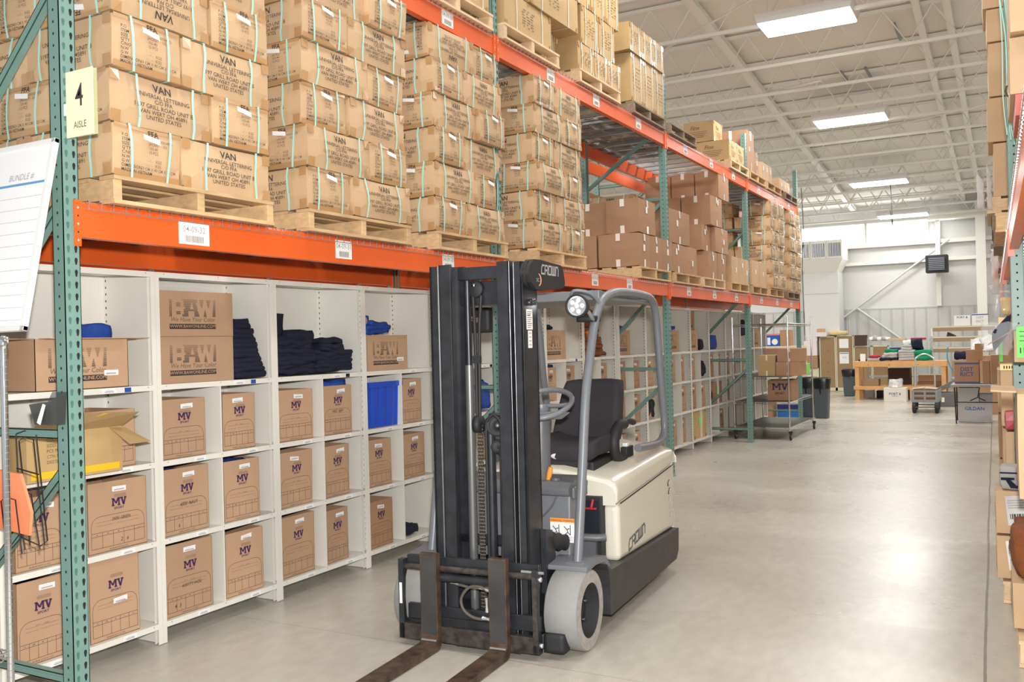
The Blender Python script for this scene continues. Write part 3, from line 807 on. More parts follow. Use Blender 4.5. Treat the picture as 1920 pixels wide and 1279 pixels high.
plain(.22, .36, 11.92, ZPU, 'narrow brown box right of the fourth post top', W=.5, grp='brown boxes on the upper level')
pallet('w', 12.62, ZU, 'wooden pallet under the pair of pale boxes, upper level')
for k in range(3): plain(.23, .28, 12.36 + k * .24, ZPU + (0 if k else 0), 'pale brown box, %s of three, upper level' % ('left', 'middle', 'right')[k], W=.4, m=KRAFT, grp='pale boxes upper level', tape=None)
pallet('d', 13.95, ZU, 'dark wooden pallet at the far end of the upper level')
for k in range(3): plain(.27, .20, 13.60 + k * .275, ZPU, 'pale box near the far rack end, %s of three, upper level' % ('left', 'middle', 'right')[k], W=.4, m=KRAFT, grp='pale boxes upper level', tape=None)
for i in (1, 2, 3):
    o = make_deck(POSTY[i] + .04, POSTY[i + 1] - .11); o.location = (-1.42, 0, ZL); tag(o, 'wire deck of the rear rack row, lower level, %s' % BAYN[i], 'wire deck', 'wire decks of the rear row')
# rear rack row contents seen through the open bay
for k in range(3):
    z = ZL + .013 + k * (LZ * 1.9)
    plain(.9, LZ * 1.85, 8.9, z, 'brown box on the rear rack row, %s, seen through the open bay' % ('lowest', 'middle', 'highest')[k], W=.9, x=-1.50, grp='boxes on the rear row', tape=None)
put_carton(-1.82, 8.48, ZL + .92, True, 'strapped lettered carton on the rear row, seen through the open bay', group='strapped cartons in the back row').rotation_euler[2] = PI / 2
plain(.55, .9, 8.2, ZL + .013, 'tall brown box on the rear row below the strapped carton', W=.8, x=-1.45, grp='boxes on the rear row', tape=None)
for k, y in enumerate((5.0, 6.2)):
    plain(.95, .75, y, ZL + .013, 'wide brown box on the rear row, %s of two, mostly hidden' % ('near', 'far')[k], W=.9, x=-1.5, grp='boxes on the rear row', tape=None)

# ================================================================== CREAM SHELVING
SX0, SX1 = -1.01, -.59           # back, front
UY = [-.022, .889, 1.80, 2.71, 3.81, 4.72, 5.63, 6.55] + [7.56 + .913 * k for k in range(8)]
SZ = [.117, .567, .994, 1.413, 2.030]
UN = ['first cream shelving unit behind the nearest green post', 'second cream shelving unit from the left', 'third cream shelving unit from the left', 'fourth cream shelving unit, left of the forklift mast'] + \
     ['%s cream shelving unit from the left' % ORD[k] for k in range(4, 16)]
def make_unit(w):
    root = empty('shelving_unit')
    def side(y, s):
        q = MB(); q.box(-.42, 0, y, y + .0015, 0.004, 2.03, CREAM)
        a, b = (y, y + .028) if s > 0 else (y - .028, y)
        q.box(-.0015, 0, a, b, 0.004, 2.03, CREAM); q.box(-.42, -.4185, a, b, .004, 2.03, CREAM)
        q.box(-.03, -.0285, min(a, b), max(a, b) - .012, .004, 2.03, CREAM)
        z = .09
        while z < 2.0:
            for x in (-.022, -.40):
                for yy in (y - .0008 if s < 0 else y + .0023,):
                    q.add([(x - .0035, yy, z), (x + .0035, yy, z), (x + .0035, yy, z + .012), (x - .0035, yy, z + .012)], [(0, 1, 2, 3), (3, 2, 1, 0)], CREAMH)
            z += .0381
        q.build('side_panel', root)
    side(0, 1); side(w - .0015, -1)
    q = MB(); q.box(-.42, -.4185, .03, w - .03, .1, 2.0, CREAM)
    z = 1.45
    while z < 2.0: q.box(-.418, -.417, .08, .088, z, z + .02, CREAMH); z += .05
    q.build('back_panel', root)
    for k, z in enumerate(SZ):
        q = MB(); q.box(-.415, 0, .002, w - .002, z - .002, z, CREAM); q.box(-.002, .001, .002, w - .002, z - .030, z, CREAM)
        q.box(-.415, -.413, .03, w - .03, z - .03, z, CREAM)
        for y in (.06, w * .5, w - .06): q.add([(.0018, y + .003 * math.cos(a), z - .010 + .003 * math.sin(a)) for a in [j * PI / 3 for j in range(6)]], [tuple(range(6))], CREAMH)
        so = q.build('shelf', root)
        if k < 4:
            for y in ((.27 * w, .72 * w) if k < 3 else (.62 * w,)):
                t = MB(); t.box(.0005, .0018, y, y + .085, z - .029, z - .003, WHITE)
                t.box(.0018, .0021, y + .02, y + .065, z - .017, z - .014, GREYT); t.box(.0018, .0021, y + .015, y + .07, z - .024, z - .019, GREYT)
                t.build('shelf_label', so)
    q = MB(); q.box(-.415, -.004, w * .5 - .0008, w * .5 + .0008, SZ[0], SZ[3] - .002, CREAM); q.box(-.012, -.001, w * .5 - .004, w * .5 + .004, SZ[0], SZ[3] - .03, CREAM)
    q.build('divider', root)
    q = MB()
    for z in SZ:
        for y in (.004, w - .014): q.box(-.034, -.018, y, y + .010, z - .045, z + .012, ZINC)
    q.build('shelf_clip', root)
    return root
up = Proto(make_unit(.911))
for i, y in enumerate(UY):
    o = up.get(); place(o, (SX1, y, 0)); tag(o, UN[i] if i < 15 else 'last cream shelving unit at the far end of the row', 'shelving unit', 'cream steel shelving units')
for i, c in ((0, BLUE), (1, BLUE), (2, NAVY), (4, NAVY), (6, BLUE), (9, NAVY)):
    t = MB(); y = UY[i] + .70; t.box(SX1 + .0015, SX1 + .003, y, y + .04, 1.413 - .028, 1.413 - .004, c)
    tag(t.build('colour_swatch'), '%s cloth swatch on the top shelf lip, %s unit from left' % ('blue' if c is BLUE else 'navy', ORD[i]), 'swatch', 'cloth swatches on the shelf lips')

def slab_mv(q, f, W, H, m):
    # slab-serif M and V, strokes as quads; f maps (u right, v up) to a point
    def st(pts): q.add([f(u * W - W / 2, v * H) for u, v in pts], [tuple(range(len(pts)))], m)
    st([(.0, 0), (.17, 0), (.17, .14), (.0, .14)]); st([(.04, .1), (.13, .1), (.13, .9), (.04, .9)]); st([(0, .86), (.16, .86), (.16, 1), (0, 1)])
    st([(.40, 0), (.57, 0), (.57, .14), (.40, .14)]); st([(.44, .1), (.53, .1), (.53, .9), (.44, .9)]); st([(.41, .86), (.57, .86), (.57, 1), (.41, 1)])
    st([(.06, 1), (.24, .32), (.33, .32), (.16, 1)]); st([(.51, 1), (.33, .32), (.24, .32), (.41, 1)])
    st([(.58, .86), (.76, .86), (.76, 1), (.58, 1)]); st([(.84, .86), (1., .86), (1., 1), (.84, 1)])
    st([(.62, .9), (.73, .9), (.83, .15), (.75, 0)]); st([(.97, .9), (.88, .9), (.75, 0), (.84, 0)])
# ---- bin boxes
def bin_box(W=.31, D=.37, H=.385, seed=0, handw=None, slot='open', fill=None, big=None, label_dy=0., tab=True, dark=False, logo=True):
    """open-topped file box; front lower-left corner at origin, front face looks to +x"""
    M_ = BROWN if dark else BINB; q = MB(); t = .004; r = random.Random(seed); b = .006
    lean = r.uniform(-.004, .004)
    q.box(-.003, 0, 0, W, 0, H, M_); q.box(-D, -D + .003, 0, W, 0, H, M_)
    q.box(-D, 0, 0, .003, 0, H, M_); q.box(-D, 0, W - .003, W, 0, H, M_); q.box(-D, 0, 0, W, 0, .004, M_)
    q.box(-D + .003, -.003, .0032, .005, .0, H - .002, KRIN_SHADE); q.box(-D + .003, -D + .005, .003, W - .003, 0, H - .002, KRIN_SHADE)
    q.box(-D + .003, -.003, W - .005, W - .0032, .0, H - .002, KRIN_SHADE)
    f = lambda y, z: (.0012, y, z)
    def line(y0, z0, y1, z1, w=.0020, m=INKT):
        d = Vector((0, y1 - y0, z1 - z0)).normalized(); n = Vector((0, -d.z, d.y)) * w / 2
        a, c = Vector(f(y0, z0)), Vector(f(y1, z1)); q.add([a - n, c - n, c + n, a + n], [(0, 1, 2, 3)], m)
    lb = .05 * W; rb = .95 * W; z0 = .025; z1 = .20 * (H / .385); rc = .05
    # rounded outline and size table
    pts = [(lb, z0), (lb, z1 - rc)] + [(lb + rc - rc * math.cos(a), z1 - rc + rc * math.sin(a)) for a in (PI / 6, PI / 3, PI / 2)] + \
          [(rb - rc, z1)] + [(rb - rc + rc * math.sin(a), z1 - rc + rc * math.cos(a)) for a in (PI / 6, PI / 3, PI / 2)] + [(rb, z0), (lb, z0)]
    for a, c in zip(pts, pts[1:]): line(*a, *c)
    for z in (z0 + .062, z0 + .080): line(lb, z, rb, z)
    for k in range(1, 5): line(lb + (rb - lb) * k / 5, z0, lb + (rb - lb) * k / 5, z0 + .080)
    for k, tx in enumerate(('XS', 'SM', 'M', 'L', 'XL')): q.text(tx, f(lb + (rb - lb) * (k + .5) / 5, z0 + .067), (0, 1, 0), (0, 0, 1), .010, INKF)
    for z in (z1 - .03, z1 - .048):
        line(lb + .03, z, W * .42, z, .001); line(W * .46, z, rb - .03, z, .001)
    q.text('STYLE         COLOR', f(W * .5, z1 - .028), (0, 1, 0), (0, 0, 1), .008, INKF)
    q.text('MINIMUM ORDER ALL SIZES', f(W * .5, .009), (0, 1, 0), (0, 0, 1), .009, INKF)
    if logo:
        zl = .225 * H / .385; yl = W * .52
        slab_mv(q, lambda u, v: (.0009, yl + .0025 + u, zl + .0165 + v), .090, .040, INKR)
        slab_mv(q, lambda u, v: (.0014, yl + u, zl + .019 + v), .090, .040, INKN)
        q.text('SPORT', f(yl, zl), (0, 1, 0), (0, 0, 1), .0165, INKN, wide=1.25)
    # handle slot
    zh = .300 * H / .385; hw = .030
    sp = [(.0009, W * .54 + sy * hw + .009 * math.cos(a), zh + .009 * math.sin(a)) for sy, aa in ((1, (-PI / 2, -PI / 4, 0, PI / 4, PI / 2)), (-1, (PI / 2, .75 * PI, PI, 1.25 * PI, 1.5 * PI))) for a in aa]
    q.add(sp, [tuple(range(10))], KRIN_SHADE if slot == 'open' else M_)
    if handw:
        for k, (tx, y, z, s) in enumerate(handw): q.text(tx, (.0014, y * W, z), (0, 1, 0), (0, 0, 1), s, INK, shear=.25, wide=.8)
    for v in range(len(q.v)):
        x, y, z = q.v[v]; q.v[v] = (x + lean * (z / H), y, z)
    o = q.build('bin_box')
    if tab:
        t = MB(); zz = H - .055 + label_dy; yy = W * (.38 + r.uniform(-.08, .10)); tl = r.uniform(-.10, .10)
        P = [(.004, yy + a, zz + a * tl + c) for a, c in ((0, 0), (.085, 0), (.085, .026), (0, .026))]
        t.add(P, [(0, 1, 2, 3)], WHITE)
        t.text('A - 0 9 - 1 7', (.0045, yy + .043, zz + .016), (0, 1, 0), (0, 0, 1), .008, GREYT); t.box(.0044, .0046, yy + .012, yy + .073, zz + .004, zz + .011, GREYT)
        t.build('location_sticker', o)
    if fill:
        c = MB(); soft_block(c, -D + .02, -.012, .012, W - .012, H * .4, H + fill[1], fill[0], seed, .02, 9, (6, 6, 3)); c.build('folded_garment', o)
    return o
HW = {(1, 1, 0): [('6500  NAVY', .55, .155, .030), ('6', .33, .04, .03)], (1, 0, 0): [('6GRITTY HAZEL', .55, .150, .024), ('4   5', .25, .045, .03)],
      (0, 1, 1): [('250N  GREEN', .55, .155, .024), ('2    6', .6, .04, .028)], (2, 2, 1): [('WEST  NAVY', .5, .15, .025)]}
NOBOX = {(0, 2, 0), (3, 0, 1), (3, 2, 0), (4, 2, 1), (5, 0, 1), (6, 1, 0), (9, 0, 0), (9, 1, 1), (10, 1, 0), (11, 2, 1), (12, 0, 0), (12, 1, 0), (13, 1, 1), (11, 0, 0)}
DIM = {(0, 1, 1): (.36, .36), (0, 0, 1): (.30, .41), (1, 2, 0): (.31, .33), (1, 2, 1): (.265, .335), (1, 1, 0): (.33, .37), (1, 1, 1): (.285, .36),
       (1, 0, 0): (.335, .40), (1, 0, 1): (.30, .38), (2, 2, 0): (.33, .33), (2, 2, 1): (.30, .335), (2, 1, 0): (.325, .355), (2, 1, 1): (.26, .35), (2, 0, 0): (.32, .39), (2, 0, 1): (.235, .36),
       (0, 2, 1): (.30, .30), (0, 1, 0): (.25, .345), (0, 0, 0): (.26, .40)}
FILL = {(1, 1, 0): (BLUE, -.03), (1, 1, 1): (BLUE, -.015), (2, 2, 1): (BLUE, .035), (0, 0, 0): (NAVY, -.05), (5, 2, 1): (BLUE, .06), (7, 2, 0): (BLUE, .04), (6, 2, 0): (BLUE, .03)}
ROWN = ['bottom', 'middle', 'upper']
shared = [Proto(bin_box(.30, .36, .34, seed=40 + k, dark=(k == 3), fill=None)) for k in range(5)]
rb = random.Random(11)
for i in range(16):
    for row in range(3):
        for c in range(2):
            if (i, row, c) in NOBOX: continue
            w, h = DIM.get((i, row, c), (rb.uniform(.27, .31), .34)); y = UY[i] + .03 + c * .44 + (rb.uniform(.0, .04) if i else .02)
            if i in (1, 2): y = UY[i] + (.045, .49)[c]
            if i == 0: y = (.075, .465)[c]
            lab = 'brown bin box, %s cubby row %s, %s' % (ROWN[row], 'left' if c == 0 else 'right', UN[i].replace('cream ', '').replace(', left of the forklift mast', '').replace(' behind the nearest green post', ' from the left'))
            if i < 4:
                o = bin_box(w, .36, h, seed=i * 10 + row * 2 + c, handw=HW.get((i, row, c)), fill=FILL.get((i, row, c)), dark=(i, row, c) == (3, 0, 0), label_dy=-.18 if (i, row, c) == (0, 0, 1) else 0)
                x = SX1 - .03
            else:
                if (i, row, c) in FILL: o = bin_box(w, .36, h, seed=i * 10 + row * 2 + c, fill=FILL[(i, row, c)])
                else: o = shared[rb.randrange(5)].get()
                x = SX1 - .04 - rb.uniform(0, .04)
            place(o, (x, y, SZ[row] + .001), rb.uniform(-.03, .03)); tag(o, lab, 'storage box', 'brown bin boxes in the cubbies')

# ---- flat top-shelf boxes with striped block lettering
def stripe_box(W, D, H, seed=0, sticker=False, opened=False):
    q = MB()
    if opened:
        q.box(-.003, 0, 0, W, 0, H, BINB); q.box(-D, -D + .003, 0, W, 0, H, BINB); q.box(-D, 0, 0, .003, 0, H, BINB); q.box(-D, 0, W - .003, W, 0, H, BINB); q.box(-D, 0, 0, W, 0, .003, BINB)
    else: q.box(-D, 0, 0, W, 0, H, BINB)
    k = H / .25; cy = W * .44; bw = W * .62
    x = .0012
    z0, z1 = H * .44, H * .83
    n = 16
    def row(y0, y1, z, h, m=INK):
        q.add([(x, y0, z), (x, y1, z), (x, y1, z + h), (x, y0, z + h)], [(0, 1, 2, 3)], m)
    L = cy - bw / 2
    def X(t): return L + bw * t
    for j in range(n):     # horizontal stripes thinning upward: letters are left bare between them
        t = j / n; z = z0 + (z1 - z0) * t; h = (z1 - z0) / n * (.62 - .42 * t)
        row(X(0), X(.055), z, h)                                   # bar before the B
        if .10 < t < .30 or .55 < t < .78: row(X(.145), X(.235), z, h)   # B counters
        # field between B and A
        l = .30 + (.03 if .42 < t < .55 else 0) - (.03 if t > .9 or t < .1 else 0)
        if t < .26: row(X(l), X(.40 + .02 * 0), z, h); row(X(.53), X(.64 - t * .1), z, h)
        elif t < .40: row(X(l), X(.635 - t * .1), z, h)
        else:
            row(X(l), X(.47 - (.8 - t) * .09) if t < .8 else X(.60), z, h)
            if t < .8: row(X(.48 + (.8 - t) * .09), X(.645 - t * .1), z, h)
        # wedges inside the W
        wd = .055 * (t - .4) / .6
        if t > .45: row(X(.69 - wd), X(.69 + wd), z, h); row(X(.84 - wd), X(.84 + wd), z, h)
        wd = .035 * (1 - t / .45)
        if t < .45: row(X(.765 - wd), X(.765 + wd), z, h)
        row(X(.93 + .03 * t), X(1.0), z, h)
    q.text('We Have Your Color', (x, cy, H * .325), (0, 1, 0), (0, 0, 1), .036 * k, INKF, shear=.22, wide=W / .55 * 1.0)
    row(cy - bw * .5, cy + bw * .5, H * .16, H * .115)
    q.text('WWW.BAWONLINE.COM', (x + .0006, cy, H * .19), (0, 1, 0), (0, 0, 1), .024 * k, BINB, wide=W / .55 * 1.16)
    o = q.build('storage_carton')
    if sticker:
        t = MB(); t.box(.0005, .0018, W * .72, W * .72 + .085, H * .25, H * .25 + .028, WHITE); t.box(.0019, .002, W * .74, W * .74 + .06, H * .25 + .006, H * .25 + .014, GREYT); t.build('location_sticker', o)
    if opened:
        for s in (0, 1):
            f = MB(); y = 0 if s == 0 else W
            f.box(-D, 0, min(y, y + (.14 if s else -.14)), max(y, y + (.14 if s else -.14)), H - .002, H + .003, BINB); f.build('flap', o)
        f = MB(); f.box(-.0, .09, 0.02, W - .02, H - .002, H + .002, BINB)
        f.build('flap', o)
    return o
GB = 'top-shelf boxes with striped block letters'
o = stripe_box(.545, .36, .262, 1); place(o, (-.612, .927, 1.414)); tag(o, 'striped-letter brown box, lower of the pair on the second unit top shelf', 'carton', GB)
o = stripe_box(.545, .36, .256, 2); place(o, (-.612, .930, 1.678)); tag(o, 'striped-letter brown box, upper of the pair on the second unit top shelf', 'carton', GB)
o = stripe_box(.53, .36, .256, 3, True, True); place(o, (-.615, .195, 1.414)); tag(o, 'open striped-letter box half hidden by the nearest green post', 'carton', GB)
o = stripe_box(.50, .36, .262, 4, True); place(o, (-.625, 2.80, 1.414)); tag(o, 'striped-letter brown box under blue shirts, left of the forklift mast', 'carton', GB)
BX = [(6, .06, .47), (8, .05, .40), (10, .05, .44), (11, .04, .40), (15, .10, .45)]
for k, (i, dy, w) in enumerate(BX):
    o = stripe_box(w, .34, .30, 9 + k, opened=False); place(o, (SX1 - .05, UY[i] + dy, 1.414), -.04)
    tag(o, 'striped-letter brown box %s on the top shelf of the %s unit from left' % ('left side' if dy < .3 else 'right side', ORD[i]), 'carton', GB)
o = stripe_box(.42, .34, .28, 30); place(o, (SX1 - .06, UY[11] + .03, 1.716), .05); tag(o, 'striped-letter box stacked second high on the twelfth unit top shelf', 'carton', GB)

# ---- garments
def shirt(name, x0, x1, y0, y1, z0, z1, m, seed, lab, grp, amp=.012, cat='folded shirt', n=(7, 9, 2), freq=11):
    q = MB(); soft_block(q, x0, x1, y0, y1, z0, z1, m, seed, amp, freq, n, rnd=.4)
    zmin = min(v[2] for v in q.v); q.v = [(x, y, z - zmin + z0) for x, y, z in q.v]
    return tag(q.build(name), lab, cat, grp)
r = random.Random(21)
z = 1.416
for k in range(12):
    h = .033; y1 = 1.775 - k * .009 - (k % 3) * .008
    shirt('folded_shirt', -.92, -.61 - k * .004, 1.50, y1, z, z + h * 1.15, NAVY, k, 'navy folded shirt, %s from the bottom, beside the paired striped boxes' % ORD[k], 'navy shirts in the second unit'); z += h * .9
def shirt_stack(i, xa, xb, ya, yb, n, m, mname, where, h=.03, z=1.416, taper=.01, s0=0):
    for k in range(n):
        a = ya + r.uniform(0, .03) + (taper * k if k > n * .5 else 0); b = yb - r.uniform(0, .02) - (taper * k if k > n * .5 else 0)
        shirt('folded_shirt', xa, xb - r.uniform(0, .02), a, b, z, z + h * 1.25, m, s0 + k, '%s folded shirt, %s from the bottom, %s' % (mname, ORD[k], where), 'shirts: ' + where, .022); z += h * .88
shirt_stack(2, -.95, -.62, 1.83, 2.27, 9, NAVY, 'navy', 'left heap in third unit', taper=.004, s0=40)
shirt_stack(2, -.95, -.62, 2.26, 2.66, 8, NAVY, 'navy', 'right heap in third unit', taper=.012, s0=60)
shirt('rumpled_shirt', -.9, -.66, 1.83, 1.98, 1.66, 1.80, NAVY, 77, 'navy shirt crumpled high at the left side of the third unit', None, .03, 'shirt', (6, 6, 4))
shirt('rumpled_shirt', -.93, -.64, 1.98, 2.25, 1.64, 1.70, NAVY, 78, 'navy shirt loosely folded on top of the left navy heap', None, .02, 'shirt', (6, 8, 3))
shirt_stack(3, -.92, -.66, 2.85, 3.17, 3, BLUE, 'royal blue', 'on the striped box in the fourth unit', z=1.678, s0=90)
shirt('badge_cap', -.86, -.70, 2.80, 2.94, 1.75, 1.82, BLUE, 95, 'royal blue cap with round badge on the blue shirts', None, .012, 'cap', (6, 6, 4))
t = MB(); t.lathe([(.001, .0), (.026, 0), (.028, -.004)], (-.688, 2.865, 1.785), 0, GREYC, 16); t.lathe([(.001, .002), (.018, .002)], (-.688, 2.865, 1.785), 0, mat('badge_gold', (.5, .35, .2), .5), 12)
t.build('round_badge', bpy.data.objects['badge_cap'])
shirt('rumpled_shirt', -.80, -.64, .42, .66, 1.63, 1.735, BLUE, 100, 'blue shirt heaped in the open box behind the nearest green post', None, .02, 'shirt', (7, 9, 5))
shirt('folded_shirt', -.90, -.64, 3.22, 3.42, .12, .18, NAVY, 101, 'navy garment lying alone in the bottom right cubby left of the mast', None, .02, 'shirt', (7, 9, 3))
shirt('folded_shirt', -.90, -.66, 3.24, 3.38, .17, .20, NAVY, 102, 'small navy garment on top of the lone one left of the mast', None, .015, 'shirt', (7, 9, 2))
for k, (i, dy, row, m, mn) in enumerate(((12, .1, 1, BLACKC, 'black'), (9, .06, 1, BLACKC, 'black'), (11, .5, 2, NAVY, 'navy'), (4, .5, 2, BLUE, 'blue'))):
    z = SZ[row] if row < 3 else 1.414
    shirt('rumpled_shirt', SX1 - .33, SX1 - .04, UY[i] + dy, UY[i] + dy + .3, z + .002, z + .24, m, 110 + k, '%s garment stuffed in a %s cubby of the %s unit from left' % (mn, ROWN[row], ORD[i]), None, .04, 'shirt', (7, 7, 5))
shirt('rumpled_shirt', SX1 - .3, SX1 - .02, UY[11] + .5, UY[11] + .72, 1.416, 1.56, NAVY, 119, 'navy garment on the top shelf right of the stacked striped boxes', None, .03, 'shirt', (7, 7, 5))
shirt('rumpled_shirt', SX1 - .3, SX1 - .02, UY[12] + .06, UY[12] + .5, 1.416, 1.62, BLUE, 120, 'blue garment in plastic on a far top shelf behind the wire cart', None, .03, 'shirt', (7, 7, 5))
shirt('rumpled_shirt', SX1 - .3, SX1 - .02, UY[14] + .1, UY[14] + .5, 1.60, 1.86, NAVY, 121, 'navy garments piled on a far top shelf beside the fourth post', None, .04, 'shirt', (7, 7, 5))
shirt('rumpled_shirt', SX1 - .25, SX1 - .05, UY[6] + .1, UY[6] + .3, 1.716, 1.75, NAVY, 122, 'navy garment on the striped box seen behind the forklift', None, .02, 'shirt', (7, 7, 2))
for i in (8, 10): shirt('draped_shirt', SX1 - .30, SX1 - .034, UY[i] + .08, UY[i] + .36, 1.716, 1.76, BLUE, 160 + i, 'blue garment lying on the striped box in the %s unit from left' % ORD[i], None, .015, 'shirt', (7, 7, 2))
z = 1.415   # brown jackets pile
for k in range(12):
    shirt('folded_jacket', -.98, -.63 - r.uniform(0, .04), UY[7] + .06 + r.uniform(0, .03), UY[7] + .80 - k * .032 - r.uniform(0, .03), z, z + .052, BROWNC, 130 + k, 'brown folded jacket, %s from the bottom of the tall brown pile' % ORD[k], 'brown jackets behind the forklift', .018, 'jacket'); z += .043
shirt('orange_lining', -.66, -.615, UY[7] + .16, UY[7] + .36, 1.63, 1.70, ORANC, 150, 'orange quilted lining showing at the front of the brown jackets', None, .02, 'jacket', (4, 7, 4))
# blue tote
q = MB(); W, D, H = .40, .36, .335; b = .025
pts = [(-.0, .03)]
prof = []
for k in range(13):
    y = k / 12 * W; prof.append((0.0 + (-.010 if k % 3 == 1 else 0), y))
vs = []
loop = [(-.012 if k % 3 == 1 else 0, W * k / 12) for k in range(13)] + [(-D, W), (-D, 0)]
for z, s in ((0, .93), (H * .90, 1.)):
    for x, y in loop: vs.append(((x + D / 2) * s - D / 2, (y - W / 2) * s + W / 2, z))
n = len(loop); q.add(vs, [(i, (i + 1) % n, n + (i + 1) % n, n + i) for i in range(n)] + [tuple(range(n))[::-1]], BLUEP)
for a in ((0, .012, -.012, W + .012), (-D - .012, -D, -.012, W + .012), (-D, 0, -.012, 0), (-D, 0, W, W + .012)): q.box(a[0], a[1], a[2], a[3], H * .88, H, BLUEP)
o = q.build('plastic_tote', None, .003); place(o, (-.625, 2.80, .996)); tag(o, 'bright blue ribbed plastic tote in the upper left cubby', 'tote')
# far cubby cartons with green stickers
o = carton(.4, .6, .42, GOLD, -.62, UY[11] + .15, .118, 'golden box with bright green sticker on a low shelf behind the cart', 'green-sticker boxes', tape=True, patch=False)
g = MB(); g.box(.006, .0075, .22, .36, .2, .32, GREENL); g.build('green_sticker', o)
o = carton(.4, .5, .34, BROWN, -.62, UY[12] + .2, .57, 'brown box with green sticker on a middle shelf behind the cart', 'green-sticker boxes', tape=True, patch=False)
g = MB(); g.box(.006, .0075, .22, .36, .15, .27, GREENL); g.build('green_sticker', o)

# ================================================================== FORKLIFT
def block_logo(mb, org, xd, yd, H, W, th, m):
    L = {'C': [[(1, 1), (.35, 1), (.08, .62), (.08, 0), (1, 0)]], 'R': [[(0, 0), (0, 1), (.85, 1), (1, .8), (1, .55), (.75, .45), (1, 0)], [(.75, .45), (.35, .45)]], 'O': [[(0, 0), (0, 1), (1, 1), (1, 0), (0, 0)]],
         'W': [[(0, 1), (0, 0), (1, 0), (1, 1)], [(.5, 0), (.5, 1)]], 'N': [[(0, 0), (0, 1), (.7, 1), (1, .65), (1, 0)]]}
    xd, yd = Vector(xd), Vector(yd); o = Vector(org)
    for k, ch in enumerate('CROWN'):
        for pl in L[ch]:
            for a, b in zip(pl, pl[1:]):
                A = Vector((k * W * 1.38 + a[0] * W + .10 * a[1] * H, a[1] * H)); B = Vector((k * W * 1.38 + b[0] * W + .10 * b[1] * H, b[1] * H))
                d = (B - A).normalized(); n = Vector((-d.y, d.x)) * th / 2; A2 = A - d * th / 2; B2 = B + d * th / 2
                mb.add([o + xd * q_.x + yd * q_.y for q_ in (A2 - n, B2 - n, B2 + n, A2 + n)], [(0, 1, 2, 3)], m)
